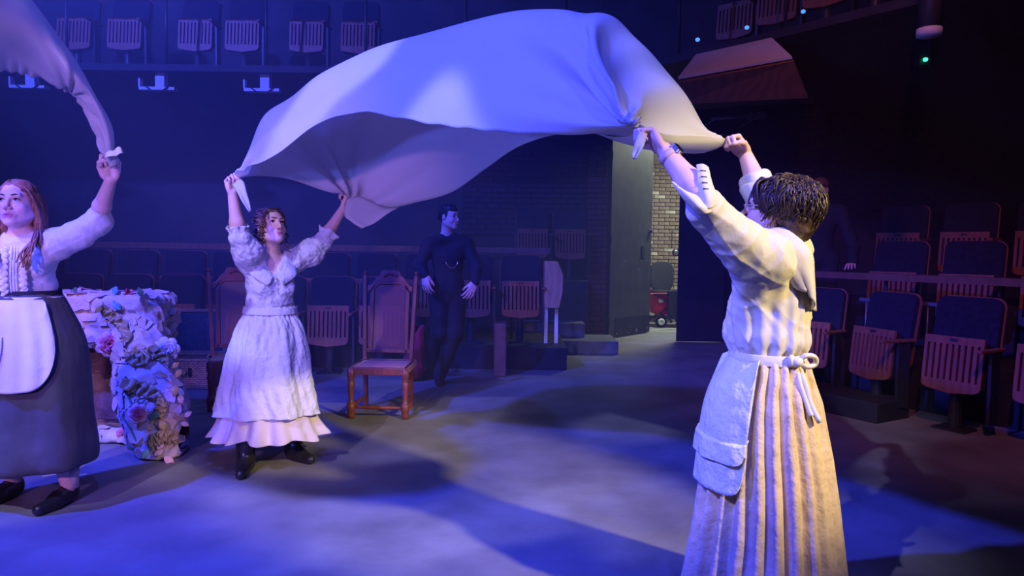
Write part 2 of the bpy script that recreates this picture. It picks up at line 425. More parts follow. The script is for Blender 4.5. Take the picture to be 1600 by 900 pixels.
# steel guard rail between the first two right-hand seats
g = empty('guard_rail', R0+RD*.55-RN*.3, 0, 'thin grey steel guard rail between the right-hand front seats', 'rail')
c = R0-RN*.3
def rp(t, z): return tuple(c+RD*t+Vector((0, 0, z)))
wlink('top_bar', MB().bar(rp(.3, .93), rp(.98, .93), .03, .03).mesh('top_bar'), M['steel'], g, False)
for t in (.36, .62, .9):
    wlink('upright', MB().tube([rp(t, .45), rp(t, .93)], .008, 6).mesh('upright'), M['steel'], g)

# ------------------------------------------------------------------ theatre seats
def make_seat():
    s = empty('theatre_seat')
    mb = MB().tube([(0, .04, 0), (0, .04, .36)], [.05, .04], 12).box((-.12, -.06, 0), (.12, .14, .015))
    mb.build('pedestal', M['blacksteel'], s)
    T = Matrix.Translation((0, .1, .40)) @ Matrix.Rotation(math.radians(-9), 4, 'X')
    bk = MB().prism(rrect(.47, .62, .07, 5, 0, .31), -.03, .03, T).build('backrest', M['seatfab'], s, bevel=.012)
    MB().prism(rrect(.485, .64, .08, 5, 0, .31), .025, .045, T).build('back_shell', M['seatwood'], bk)
    T = Matrix.Translation((0, -.05, .30)) @ Matrix.Rotation(math.radians(-6), 4, 'X')
    out = [(-.215, .42), (-.215, .05), (-.205, .025), (-.17, .01), (0, -.012), (.17, .01), (.205, .025), (.215, .05), (.215, .42)]
    pan = MB()
    pan.prism([(x, z) for x, z in out if z <= .05][:]+[(.215, .085), (-.215, .085)], -.012, .012, T)
    pan.box((-.215, -.012, .36), (.215, .012, .42), T)
    n = 9; sl = .018; bw = (.43-.05-n*sl)/(n-1)
    x = -.215
    pan.box((-.215, -.012, .085), (-.19, .012, .36), T); pan.box((.19, -.012, .085), (.215, .012, .36), T)
    for i in range(n-1):
        x0 = -.19+sl+i*(sl+bw); pan.box((x0, -.012, .085), (x0+bw, .012, .36), T)
    po = pan.build('slatted_panel', M['seatwood'], s)
    MB().prism(rrect(.42, .4, .05, 4, 0, .21), .014, .085, T).build('cushion', M['seatfab'], s, bevel=.015)
    MB().box((-.025, -.018, .385), (.025, -.011, .405), T).build('latch', M['blacksteel'], po)
    for sx in (1,):
        ar = MB().box((sx*.262-.022, -.2, .63), (sx*.262+.022, .14, .655)).build('armrest', M['seatwood'], s, bevel=.006)
        MB().box((sx*.262-.012, -.03, .1), (sx*.262+.012, .09, .63)).build('arm_support', M['blacksteel'], ar)
    return s
seat0 = make_seat(); used = [False]
ORD = ['first', 'second', 'third', 'fourth', 'fifth', 'sixth', 'seventh', 'eighth', 'ninth', 'tenth', 'eleventh', 'twelfth', 'thirteenth', 'fourteenth']
def seat(loc, rz, label, group):
    s = seat0 if not used[0] else copy_tree(seat0)
    used[0] = True
    s.location = loc; s.rotation_euler = (0, 0, rz)
    tag(s, label, 'seat', group); return s
front_x = [U(x, 500, 7.25).x for x in (28, 107, 186, 269, 350, 430, 509, 590)]
for i, x in enumerate(front_x):
    seat((x, 7.25+.02*i, 0), 0, f'navy tip-up theatre seat with slatted wooden underside, {ORD[i]} from left in front row', 'front row of seats behind the cane chairs')
for i in range(11):
    x = -5.55+.565*i
    seat((x, 8.15, .25), 0, f'navy tip-up theatre seat, {ORD[i]} from left in the raised second row below the rail', 'second row of seats at the back')
struct('floor_platform_rear', MB().box((-9, 9.72, .25), (1.05, WY, .91)), M['black'], bevel=.01)
for i in range(2):
    seat((.28+.54*i, 10.05, .91), 0, f'dim brown-topped theatre seat, {ORD[i]} from left below the brick panel left of the door', 'dim third row of seats')
rz_r = math.atan2(RN.y, RN.x)+PI/2
for i in range(5):
    p = R0+RD*(.64*i)
    seat(p, rz_r+(.1 if i == 0 else (-.22 if i == 1 else 0)), f'navy tip-up seat with orange-brown slatted underside, {ORD[i]} from left in the right-hand front row', 'right-hand front row of seats')
for i in range(4):
    p = R0+RD*(.2+.66*i)-RN*.95
    seat((p.x, p.y, .45), rz_r+.15, f'dark seat with wooden top edge behind the right-hand rail, {ORD[i]} from left', 'right-hand second row of seats')
for i in range(5):
    p = R0+RD*(-.3+.68*i)-RN*1.85
    seat((p.x, p.y, .85), rz_r+.2, f'dim seat in the topmost row on the right, {ORD[i]} from left', 'right-hand third row of seats')
for i, px in enumerate((118, 197, 307, 380, 480, 560)):
    seat((U(px, 80, 9.15).x, 9.15, 3.5), 0, f'balcony seat with slatted underside at upper left, {ORD[i]} from left', 'balcony seats on the left')
for i, px in enumerate((1150, 1215, 1290, 1365)):
    d = 8.3-.55*i
    seat((U(px, 20, d).x, d, 3.5), rz_r+.3, f'balcony seat with slatted brown underside at upper right, {ORD[i]} from left', 'balcony seats on the right')
# wooden caps on the right-hand upper seats, pale end panel by the steps
e = empty('seat_end_panel', (.42, 8.2, .25), 0, 'pale plywood row-end panel on white posts beside the steps', 'seat end')
MB().prism([(-.05, .42), (.12, .42), (.16, .6), (.16, .8), (.1, .95), (-.05, .95)], -.2, .2).build('end_board', M['palewood'], e, bevel=.008)
for x in (-.02, .1):
    MB().box((x-.02, -.06, 0), (x+.02, -.02, .45)).build('post', M['whitemetal'], e)
tag(MB().box((-.18, 7.3, 0), (-.05, 7.6, .56)).build('row_end_board', M['darkwood'], bevel=.01), 'brown board closing the front row beside the man in black', 'seat end')

# ------------------------------------------------------------------ things on the balcony edge
for i, (px, py) in enumerate(((247, 150), (410, 155), (45, 128))):
    p = U(px, py, 8.72); p.z = 3.22
    t = empty('bracket_lamp', p, 0, f'small pale L-shaped lamp bracket under the balcony edge, {("left", "right", "half hidden")[i]} one', 'lamp bracket', 'lamp brackets under the balcony')
    MB().box((-.21, -.05, -.01), (.22, .05, .025)).build('tray', M['whitemetal'], t)
    MB().box((-.01, -.05, .025), (.1, .05, .2)).build('upright_plate', M['whitemetal'], t)
    MB().box((-.22, -.04, .025), (-.2, .04, .13)).build('end_plate', M['whitemetal'], t)
    MB().tube([(-.12, -.06, .03), (-.02, -.07, -.04), (.06, -.07, -.05), (.15, -.06, .03)], .008, 6).build('cable', M['rubber'], t)
# white board and brown fascia over the doors
t = empty('soffit_box', U(1150, 140, 6.54), 0, 'dark brown soffit box with a white board on top above the doors', 'soffit box')
q = [U(1058, 127, 6.36), U(1238, 92, 6.02), U(1222, 70, 6.45), U(1085, 92, 6.79)]
def slab(name, q, th, m, par):
    nrm = (q[1]-q[0]).cross(q[2]-q[0]).normalized()*th
    me = pymesh(name, [*q, *[p+nrm for p in q]], [(0, 1, 2, 3)[::-1], (4, 5, 6, 7), (0, 1, 5, 4), (1, 2, 6, 5), (2, 3, 7, 6), (3, 0, 4, 7)])
    return wlink(name, me, m, par, False)
slab('white_board', [U(1060, 124, 6.32), U(1238, 92, 5.98), U(1206, 62, 6.45), U(1088, 88, 6.71)], .02, M['whitemetal'], t)
slab('fascia', [U(1062, 160, 6.54), U(1262, 150, 6.19), U(1240, 93, 5.99), U(1060, 127, 6.34)], .03, M['darkwood'], t)
slab('underside', [U(1062, 160, 6.54), U(1262, 150, 6.19), U(1270, 160, 8.26), U(1075, 172, 8.51)], .03, M['black'], t)
for px, d_ in ((1100, 6.6), (1190, 6.2)):
    q = U(px, 95, d_); wlink('hanger_rod', MB().tube([tuple(q), (q.x+.5, q.y+1.3, 3.43)], .012, 6).mesh('hanger_rod'), M['blacksteel'], t)
t = empty('lighting_pipe', U(1125, 184, 9.4), 0, 'grey horizontal pipe with clamp above the right door', 'pipe')
wlink('pipe', MB().tube([U(1112, 185, 9.4), U(1195, 180, 9.4)], .022, 10).mesh('pipe'), M['steel'], t)
wlink('clamp', MB().bar(U(1182, 181, 9.38), U(1195, 180, 9.38), .09, .09).mesh('clamp'), M['steel'], t, False)
wlink('clamp', MB().bar(U(1170, 182, 9.38), U(1175, 182, 9.38), .07, .09).mesh('clamp'), M['steel'], t, False)
for px in (1120, 1188):
    q = U(px, 184 if px < 1150 else 181, 9.4); wlink('wall_arm', MB().tube([tuple(q), (q.x, WY+.01, q.z)], .012, 8).mesh('wall_arm'), M['steel'], t)
t = empty('stage_lantern', U(1452, 45, 5.0), 0, 'black stage lantern with a pale rim hanging at the top right', 'lantern')
p = U(1452, 45, 5.0)
wlink('body', MB().tube([p+Vector((0, 0, .42)), p+Vector((0, 0, .3)), p], [.03, .07, .08], 14).mesh('body'), M['blacksteel'], t)
wlink('rim', MB().tube([p, p+Vector((0, 0, -.05))], [.082, .082], 14).mesh('rim'), M['whitemetal'], t)
wlink('yoke', MB().tube([p+Vector((-.13, 0, .2)), p+Vector((-.13, 0, .5)), p+Vector((.13, 0, .5)), p+Vector((.13, 0, .2))], .012, 6).mesh('yoke'), M['blacksteel'], t)
wlink('hanger', MB().tube([p+Vector((0, 0, .5)), p+Vector((0, 0, 1.1))], .014, 6).mesh('hanger'), M['blacksteel'], t)
for px, py, m, lab in ((1446, 93, 'greenled', 'tiny green indicator light in the dark upper right'), (1255, 18, 'blueled', 'tiny blue indicator light on balcony edge, rightmost'), (1167, 43, 'blueled', 'tiny blue indicator light on balcony edge, middle'), (1090, 62, 'blueled', 'tiny blue indicator light on balcony edge, leftmost')):
    p = U(px, py, 6.9 if px > 1400 else 7.2)
    il = tag(MB().lathe([(.004, -.02), (.02, -.012), (.024, 0), (.02, .012), (.004, .02)], 8, Matrix.Translation(p)).build('indicator_light', M[m], None, True), lab, 'indicator')
    if px > 1400: link('housing', MB().box((p.x-.05, p.y+.015, p.z-.05), (p.x+.05, p.y+.12, 3.42)).mesh('housing'), M['blacksteel'], il)

# ------------------------------------------------------------------ billowing sheets
def loft(net, nu, nv):
    rows = np.array([catmull([tuple(p) for p in row], nv) for row in net])          # (U, nv, 3)
    return np.stack([catmull(rows[:, j], nu) for j in range(nv)], axis=1)           # (nu, nv, 3)
def normals(P):
    du = np.gradient(P, axis=0); dv = np.gradient(P, axis=1); n = np.cross(du, dv)
    return n/np.maximum(np.linalg.norm(n, axis=2, keepdims=True), 1e-9)
def grid_faces(nu, nv, off=0):
    i, j = np.meshgrid(np.arange(nu-1), np.arange(nv-1), indexing='ij')
    a = (i*nv+j).ravel()+off
    return np.stack([a, a+1, a+nv+1, a+nv], axis=1)
def sheet(name, net, corners, nu, nv, tails, label, amp=.02):
    P = loft(net, nu, nv); N = normals(P)
    uu, vv = np.meshgrid(np.linspace(0, 1, nu), np.linspace(0, 1, nv), indexing='ij')
    disp = np.zeros((nu, nv))
    for (cu, cv, k, a, reach, ph) in corners:           # folds fan out of each gripping hand
        x = (uu-cu)*1.9; y = (vv-cv); r = np.sqrt(x*x+y*y)+1e-6
        th = np.arctan2(y, x)
        win = np.exp(-(r/reach)**2)*(1-np.exp(-(r/.06)**2))
        disp += a*win*(np.sin(k*th+ph)+.45*np.sin(1.9*k*th+2*ph+1.3))
    disp += amp*.35*np.sin(9*uu+5*vv+2*np.sin(4*vv))*np.sin(3.2*vv+1)*np.clip(1-2*abs(uu-.5), 0, 1)
    edge = np.exp(-(vv/.06)**2)                         # small ripple along the near hem
    disp += .006*edge*np.sin(60*uu+8*np.sin(11*uu))
    P = P+N*disp[..., None]
    V = [P.reshape(-1, 3)]; F = [grid_faces(nu, nv)]; off = nu*nv
    for net2 in tails:                                  # the loose corner beyond the hand
        T = loft(net2, 22, 10); T = T+normals(T)*(.012*np.sin(np.linspace(0, 9, 10))[None, :, None]*np.linspace(0, 1, 22)[:, None, None])
        V.append(T.reshape(-1, 3)); F.append(grid_faces(22, 10, off)); off += 220
    me = npmesh(name, np.concatenate(V), np.concatenate(F))
    c = V[0].mean(0)
    o = link(name, me, M['linen'], None, True)
    m = o.modifiers.new('cloth_thickness', 'SOLIDIFY'); m.thickness = .0025; m.offset = 0
    return tag(o, label, 'sheet', 'billowing sheets')
HAND_A = (357, 280, 3.99); HAND_B = (545, 308, 4.52); HAND_C = (1000, 192, 2.36); HAND_D = (1140, 217, 2.82)
net = [
 [HAND_A, (396, 276, 4.12), (450, 277, 4.25), (498, 291, 4.4), HAND_B],
 [(392, 262, 3.86), (385, 243, 4.0), (420, 196, 4.28), (520, 232, 4.6), (598, 326, 4.55)],
 [(436, 240, 3.72), (432, 195, 3.86), (490, 129, 4.12), (600, 190, 4.5), (650, 316, 4.42)],
 [(490, 196, 3.56), (520, 140, 3.7), (585, 82, 3.92), (700, 150, 4.3), (705, 300, 4.2)],
 [(560, 173, 3.38), (610, 108, 3.5), (680, 50, 3.7), (790, 110, 4.05), (760, 264, 3.95)],
 [(680, 192, 3.12), (720, 92, 3.26), (780, 25, 3.42), (875, 80, 3.72), (815, 228, 3.7)],
 [(790, 204, 2.88), (820, 95, 3.0), (862, 13, 3.14), (940, 70, 3.4), (880, 208, 3.45)],
 [(890, 210, 2.62), (900, 100, 2.66), (915, 28, 2.78), (985, 62, 3.0), (960, 212, 3.2)],
 [(955, 203, 2.46), (952, 130, 2.46), (955, 92, 2.54), (1050, 122, 2.76), (1060, 226, 2.98)],
 [HAND_C, (1000, 192, 2.38), (1040, 210, 2.5), (1095, 212, 2.7), HAND_D],
]
net = [[U(*p) for p in r] for r in net]
# bottom of the end by the doors: the sheet hangs a little below both hands
tailA = [[U(357, 280, 3.98), U(362, 279, 3.97), U(370, 276, 3.97)], [U(368, 296, 3.93), U(373, 292, 3.93), U(381, 285, 3.95)], [U(378, 314, 3.9), U(381, 310, 3.9), U(386, 304, 3.92)], [U(390, 331, 3.9), U(391, 331, 3.9), U(393, 329, 3.9)]]
tailB = [[U(543, 310, 4.5), U(546, 309, 4.5), U(560, 306, 4.53)], [U(538, 335, 4.42), U(560, 338, 4.42), U(600, 322, 4.53)], [U(548, 346, 4.4), U(568, 347, 4.4), U(612, 325, 4.5)], [U(564, 357, 4.4), U(580, 350, 4.4), U(624, 325, 4.5)]]
tailC = [[U(998, 204, 2.33), U(1003, 206, 2.32), U(1012, 208, 2.33)], [U(993, 222, 2.31), U(998, 224, 2.3), U(1006, 226, 2.31)], [U(990, 236, 2.31), U(995, 238, 2.3), U(1001, 236, 2.3)], [U(989, 249, 2.3), U(991, 249, 2.3), U(993, 247, 2.3)]]
endCD = [[U(1000, 194, 2.37), U(1040, 209, 2.5), U(1095, 211, 2.7), U(1139, 217, 2.82)], [U(985, 212, 2.5), U(1040, 226, 2.55), U(1095, 226, 2.73), U(1138, 219, 2.82)], [U(960, 214, 2.8), U(1040, 237, 2.7), U(1085, 240, 2.8), U(1137, 221, 2.83)], [U(930, 208, 3.2), U(1030, 234, 3.0), U(1080, 239, 2.9), U(1136, 222, 2.84)]]
sheet('bed_sheet', net, [(1, 0, 15, .026, .75, .4), (0, 1, 15, .024, .7, 0), (0, 0, 10, .026, .3, 1), (1, 1, 10, .014, .3, .5)], 200, 110, [tailA, tailB, tailC, endCD],
      'large white sheet billowing overhead between the middle and right women', .03)
HAND_L = (172, 260, 3.26)
netl = [
 [HAND_L, (174, 259, 3.27), (176, 258, 3.28), (178, 257, 3.29)],
 [(148, 215, 3.27), (158, 200, 3.2), (168, 196, 3.2), (176, 200, 3.3)],
 [(124, 160, 3.27), (135, 150, 3.12), (145, 146, 3.12), (150, 150, 3.3)],
 [(92, 136, 3.25), (105, 115, 3.0), (118, 98, 3.05), (122, 104, 3.3)],
 [(48, 118, 3.2), (62, 75, 2.9), (80, 45, 2.95), (92, 66, 3.3)],
 [(0, 110, 3.1), (8, 40, 2.75), (30, -20, 2.85), (52, 20, 3.3)],
 [(-60, 112, 3.0), (-60, 10, 2.6), (-40, -80, 2.7), (-10, -30, 3.3)],
 [(-140, 130, 2.95), (-150, -10, 2.5), (-130, -130, 2.6), (-100, -70, 3.3)],
 [(-230, 170, 2.95), (-240, 20, 2.5), (-220, -110, 2.6), (-190, -50, 3.3)],
]
netl = [[U(*p) for p in r] for r in netl]
tl = [[U(172, 262, 3.26), U(176, 260, 3.26), U(180, 259, 3.26)], [U(162, 240, 3.22), U(176, 234, 3.2), U(188, 232, 3.22)], [U(164, 250, 3.2), U(180, 242, 3.19), U(192, 241, 3.21)]]
sheet('bed_sheet', netl, [(0, 0, 8, .012, .5, .4), (.3, 0, 14, .012, .4, 1)], 120, 50, [tl], 'pale blue-lit sheet held up by the woman at the left edge', .02)

# ------------------------------------------------------------------ smooth continuous bodies (distance field + surface nets)
class Vol:
    def __init__(s, lo, hi, h):
        s.h = h; s.lo = np.array(lo, dtype=np.float32)
        s.n = np.ceil((np.array(hi)-s.lo)/h).astype(int)+1
        s.g = np.full(tuple(s.n), .5, dtype=np.float32)
    def _box(s, lo, hi):
        a = np.clip(np.floor((np.array(lo)-s.lo)/s.h).astype(int), 0, s.n-1); b = np.clip(np.ceil((np.array(hi)-s.lo)/s.h).astype(int)+1, 1, s.n)
        sl = tuple(slice(x, y) for x, y in zip(a, b))
        ax = [(s.lo[i]+s.h*np.arange(a[i], b[i], dtype=np.float32)) for i in range(3)]
        return sl, np.meshgrid(*ax, indexing='ij', sparse=True)
    def _put(s, sl, d, k, sub=False):
        g = s.g[sl]
        if sub:
            d = -d
            if k > 0:
                hh = np.maximum(k-np.abs(g-d), 0)/k; s.g[sl] = np.maximum(g, d)+hh*hh*k*.25
            else: s.g[sl] = np.maximum(g, d)
        else:
            if k > 0:
                hh = np.maximum(k-np.abs(g-d), 0)/k; s.g[sl] = np.minimum(g, d)-hh*hh*k*.25
            else: s.g[sl] = np.minimum(g, d)
    def cap(s, a, b, ra, rb=None, k=.01, sub=False):
        a = np.array(a, dtype=np.float32); b = np.array(b, dtype=np.float32); rb = ra if rb is None else rb
        R = max(ra, rb)+k+4*s.h
        sl, (X, Y, Z) = s._box(np.minimum(a, b)-R, np.maximum(a, b)+R)
        ab = b-a; L = max(float(ab@ab), 1e-12)
        t = np.clip(((X-a[0])*ab[0]+(Y-a[1])*ab[1]+(Z-a[2])*ab[2])/L, 0, 1)
        d = np.sqrt((X-a[0]-t*ab[0])**2+(Y-a[1]-t*ab[1])**2+(Z-a[2]-t*ab[2])**2)-(ra+(rb-ra)*t)
        s._put(sl, d, k, sub); return s
    def chain(s, pts, rad, k=.01, n=None):
        pts = [np.array(tuple(p)) for p in pts]
        for i in range(len(pts)-1): s.cap(pts[i], pts[i+1], rad[i], rad[i+1], k)
        return s
    def ell(s, c, r, R=None, k=.01, sub=False):         # R: 3x3, columns are the local axes
        c = np.array(tuple(c), dtype=np.float32); r = np.array(r, dtype=np.float32)
        m = float(r.max())+k+4*s.h
        sl, (X, Y, Z) = s._box(c-m, c+m)
        X = X-c[0]; Y = Y-c[1]; Z = Z-c[2]
        if R is not None:
            R = np.array(R, dtype=np.float32)
            X, Y, Z = (R[0, i]*X+R[1, i]*Y+R[2, i]*Z for i in range(3))
        k0 = np.sqrt((X/r[0])**2+(Y/r[1])**2+(Z/r[2])**2); k1 = np.sqrt((X/r[0]**2)**2+(Y/r[1]**2)**2+(Z/r[2]**2)**2)
        d = k0*(k0-1)/np.maximum(k1, 1e-6)
        d = np.where(k0 < 1e-3, -r.min(), d)
        s._put(sl, d, k, sub); return s
    def mesh(s, name, post=None):
        g = s.g; inside = g < 0
        nx, ny, nz = g.shape
        cnt = np.zeros((nx-1, ny-1, nz-1), dtype=np.uint8)
        for dx in (0, 1):
            for dy in (0, 1):
                for dz in (0, 1): cnt += inside[dx:nx-1+dx, dy:ny-1+dy, dz:nz-1+dz]
        mixed = (cnt > 0) & (cnt < 8)
        ci = np.argwhere(mixed); idx = np.full(mixed.shape, -1, dtype=np.int32); idx[mixed] = np.arange(len(ci))
        acc = np.zeros((len(ci), 3)); num = np.zeros(len(ci))
        off = [(0,0,0),(1,0,0),(0,1,0),(1,1,0),(0,0,1),(1,0,1),(0,1,1),(1,1,1)]
        val = {o: g[ci[:, 0]+o[0], ci[:, 1]+o[1], ci[:, 2]+o[2]] for o in off}
        for a in off:
            for ax in range(3):
                if a[ax] == 0:
                    b = list(a); b[ax] = 1; b = tuple(b)
                    va, vb = val[a], val[b]; m = (va < 0) != (vb < 0)
                    t = np.where(m, va/np.where(m, va-vb, 1), 0)
                    p = np.array(a, dtype=float)[None, :]+np.zeros((len(ci), 3)); p[:, ax] += t
                    acc += p*m[:, None]; num += m
        V = s.lo+(ci+acc/np.maximum(num, 1)[:, None])*s.h
        Q = []
        for ax in range(3):
            o1, o2 = [(1, 2), (2, 0), (0, 1)][ax]
            sa = [slice(1, -1)]*3; sa[ax] = slice(0, -1); sb = list(sa); sb[ax] = slice(1, None)
            A = inside[tuple(sa)]; B = inside[tuple(sb)]
            e = np.argwhere(A != B); fl = A[A != B]
            base = e.copy()
            for q in range(3):
                if q != ax: base[:, q] += 1
            def cell(d1, d2):
                c = base.copy(); c[:, o1] -= d1; c[:, o2] -= d2
                return idx[c[:, 0], c[:, 1], c[:, 2]]
            q = np.stack([cell(1, 1), cell(0, 1), cell(0, 0), cell(1, 0)], axis=1)
            q[~fl] = q[~fl][:, ::-1]
            Q.append(q)
        Q = np.concatenate(Q); Q = Q[(Q >= 0).all(1)]
        if post is not None: V = post(V, s)
        return V, npmesh(name, V, Q)
    def grad(s, V):
        f = np.clip(((V-s.lo)/s.h).round().astype(int), 1, s.n-2)
        i, j, k = f.T; g = s.g
        n = np.stack([g[i+1, j, k]-g[i-1, j, k], g[i, j+1, k]-g[i, j-1, k], g[i, j, k+1]-g[i, j, k-1]], 1)
        return n/np.maximum(np.linalg.norm(n, axis=1, keepdims=True), 1e-9)
def tint(me, col):
    a = me.color_attributes.new('tint', 'FLOAT_COLOR', 'POINT')
    c = np.ones((len(me.vertices), 4), dtype=np.float32); c[:, :3] = col
    a.data.foreach_set('color', c.ravel())

def frame(fwd, up=(0, 0, 1)):                           # columns: right hand side, forward, up
    f = Vector(fwd).normalized(); r = f.cross(Vector(up)).normalized(); u = r.cross(f)
    return Matrix((r, f, u)).transposed()

def head(vol, C, R, k=.012, s=1.0, neck=None, plump=1.0):
    P = lambda x, y, z: np.array(tuple(Vector(C)+R @ Vector((x, y, z))*s))
    E = lambda c, r, kk=.012, sub=False: vol.ell(P(*c), [q*s for q in r], R, kk, sub)
    E((0, -.012, .035), (.071, .09, .077), .005)
    E((0, .018, -.02), (.062*plump, .066, .085), .02)
    for sx in (-1, 1):
        vol.cap(P(sx*.05*plump, -.005, -.058), P(sx*.012, .066, -.094), .018*s, .015*s, .035)
        E((sx*.034*plump, .056, -.034), (.024, .02, .024), .02)
        E((sx*.0745, -.012, -.005), (.009, .019, .031), .006)
    E((0, .070, -.096), (.019, .015, .016), .016)
    vol.cap(P(-.036, .072, .026), P(.036, .072, .026), .012*s, None, .016)
    for sx in (-1, 1): E((sx*.031, .0905, .006), (.019, .013, .0115), .008, True)
    vol.cap(P(0, .082, .014), P(0, .106, -.03), .0065*s, .0095*s, .012)
    for sx in (-1, 1): E((sx*.0115, .094, -.036), (.008, .01, .0065), .005)
    E((0, .078, -.066), (.03, .016, .022), .012)
    for sx in (-1, 1): vol.cap(P(0, .0955, -.0615), P(sx*.021, .0845, -.064), .0052*s, .003*s, .004)
    vol.cap(P(-.013, .0905, -.074), P(.013, .0905, -.074), .0062*s, None, .005)
    vol.cap(P(-.02, .097, -.0685), P(.02, .097, -.0685), .0022*s, None, .002, True)
    if neck is not None:
        vol.cap(P(0, -.02, -.055), neck, .05*s, .054*s, .03)
    return P
def face_tint(V, C, R, s, base, lip, cheek):
    L = (V-np.array(tuple(C))) @ np.array(R)/s
    col = np.tile(np.array(base, dtype=np.float32), (len(V), 1))
    def blend(c, r, target, w=1):
        nonlocal col
        q = np.sqrt((((L-np.array(c))/np.array(r))**2).sum(1)); a = np.clip((1.15-q)/.3, 0, 1)[:, None]*w
        col = col*(1-a)+np.array(target)*a
    for sx in (-1, 1): blend((sx*.042, .06, -.034), (.022, .03, .02), cheek, .6)
    blend((0, .1, -.035), (.016, .02, .014), cheek, .35)
    blend((0, .092, -.0675), (.0245, .016, .0125), lip)
    blend((0, .1, -.0685), (.02, .012, .0022), (.12, .03, .03), .9)
    for sx in (-1, 1):
        blend((sx*.0105, .1, -.0425), (.005, .012, .003), (.2, .08, .07), .8)
    return col
def add_eyes(parent, P, R, look, iris, lash=M['lash'], s=1.0, brow=True):
    for sx in (-1, 1):
        c = Vector(P(sx*.031, .0695, .006)); r = .0118*s
        n, m = 10, 16; v = []; f = []; col = []
        lk = (R @ Vector(look)).normalized(); fr = lk.to_track_quat('Z', 'Y').to_matrix()
        for i in range(n+1):
            a = PI*i/n
            for j in range(m):
                b = 2*PI*j/m
                v.append(c+fr @ Vector((math.sin(a)*math.cos(b), math.sin(a)*math.sin(b), math.cos(a)))*r)
                col.append((.01, .01, .012) if i <= 1 else (iris if i <= 2 else (.72, .68, .68)))
        for i in range(n):
            for j in range(m): f.append((i*m+j, (i+1)*m+j, (i+1)*m+(j+1) % m, i*m+(j+1) % m))
        me = pymesh('eye', v, f); tint(me, np.array(col)); wlink('eye', me, M['eye'], parent)
        arc = [P(sx*(.031+x), y, z) for x, y, z in ((-.0155, .0745, .0045), (-.008, .0815, .0115), (.001, .0832, .0128), (.009, .080, .0105), (.0175, .0715, .004))]
        wlink('eyelid', MB().tube([tuple(p) for p in catmull(arc, 9)], [.0012, .0019, .0023, .0024, .0024, .0024, .0022, .0018, .001], 5).mesh('eyelid'), lash, parent)
        if brow:
            arc = [P(sx*x, y, z) for x, y, z in ((.012, .0905, .0255), (.025, .0875, .030), (.038, .081, .0305), (.051, .070, .0255))]
            wlink('eyebrow', MB().tube([tuple(p) for p in catmull(arc, 8)], [.0018, .003, .0034, .0034, .003, .0026, .002, .001], 5).mesh('eyebrow'), lash, parent)

def hand(vol, W, F, N, curl, thumb=(.5, .6), side=1, s=1.0, k=.004, spread=.0):
    """W wrist, F along the hand, N out of the palm; side=+1 when the thumb lies on F x N."""
    W = Vector(W); F = Vector(F).normalized(); N = (Vector(N)-F*Vector(N).dot(F)).normalized(); S = F.cross(N)*side
    p = lambda x, y, z: W+(S*x+F*y+N*z)*s
    vol.ell(p(0, .045, -.002), [q*s for q in (.036, .05, .0135)], Matrix((S, F, N)).transposed(), .01)
    vol.ell(p(.018, .03, .008), [q*s for q in (.016, .032, .013)], Matrix((S, F, N)).transposed(), .012)
    vol.ell(p(-.022, .035, .006), [q*s for q in (.013, .034, .012)], Matrix((S, F, N)).transposed(), .012)
    fl = [(.044, .026, .021), (.047, .029, .022), (.044, .027, .021), (.036, .02, .018)]
    tips = []
    for j in range(4):
        x = (.029-.0193*j); y0 = .086-.004*abs(j-1)-.004*(j == 3)
        a = p(x*.8, .04, -.003); b = p(x, y0, -.004)
        vol.cap(a, b, .0105*s, .0098*s, k+.003)
        ang = 0; q = b; rr = [.0092, .0085, .0078, .0068]
        if j == 3: rr = [z*.88 for z in rr]
        sp = spread*(1.5-j)
        for m in range(3):
            ang += curl[j][m] if isinstance(curl[0], (list, tuple)) else curl[m]
            d = F*math.cos(ang)+N*math.sin(ang)+S*sp*math.cos(ang)
            q2 = q+d.normalized()*fl[j][m]*s
            vol.cap(q, q2, rr[m]*s, rr[m+1]*s, .0025); q = q2
        tips.append(q)
    t0 = p(.026, .018, .008); t1 = p(.040, .05, .016)
    d1 = (S*.45*(1-thumb[0])+F*.75+N*(.35+.7*thumb[0])-S*.3*thumb[0]).normalized(); t2 = t1+d1*.032*s
    d2 = (d1*.7+(-S*.8+N*.25)*thumb[1]).normalized(); t3 = t2+d2*.026*s
    vol.cap(t0, t1, .0145*s, .0115*s, .01); vol.cap(t1, t2, .0108*s, .0096*s, .003); vol.cap(t2, t3, .0096*s, .0076*s, .003)
    return tips
FIST = (1.25, 1.5, .9)

def lock(mb, pts, r0, n=5, taper=.25, num=12):
    q = catmull(pts, num); rad = [r0*(taper+(1-taper)*math.sin(PI*min(1, .12+.88*(1-i/(num-1))))**.6) if i else r0*.6 for i in range(num)]
    mb.tube([tuple(p) for p in q], rad, n, True)

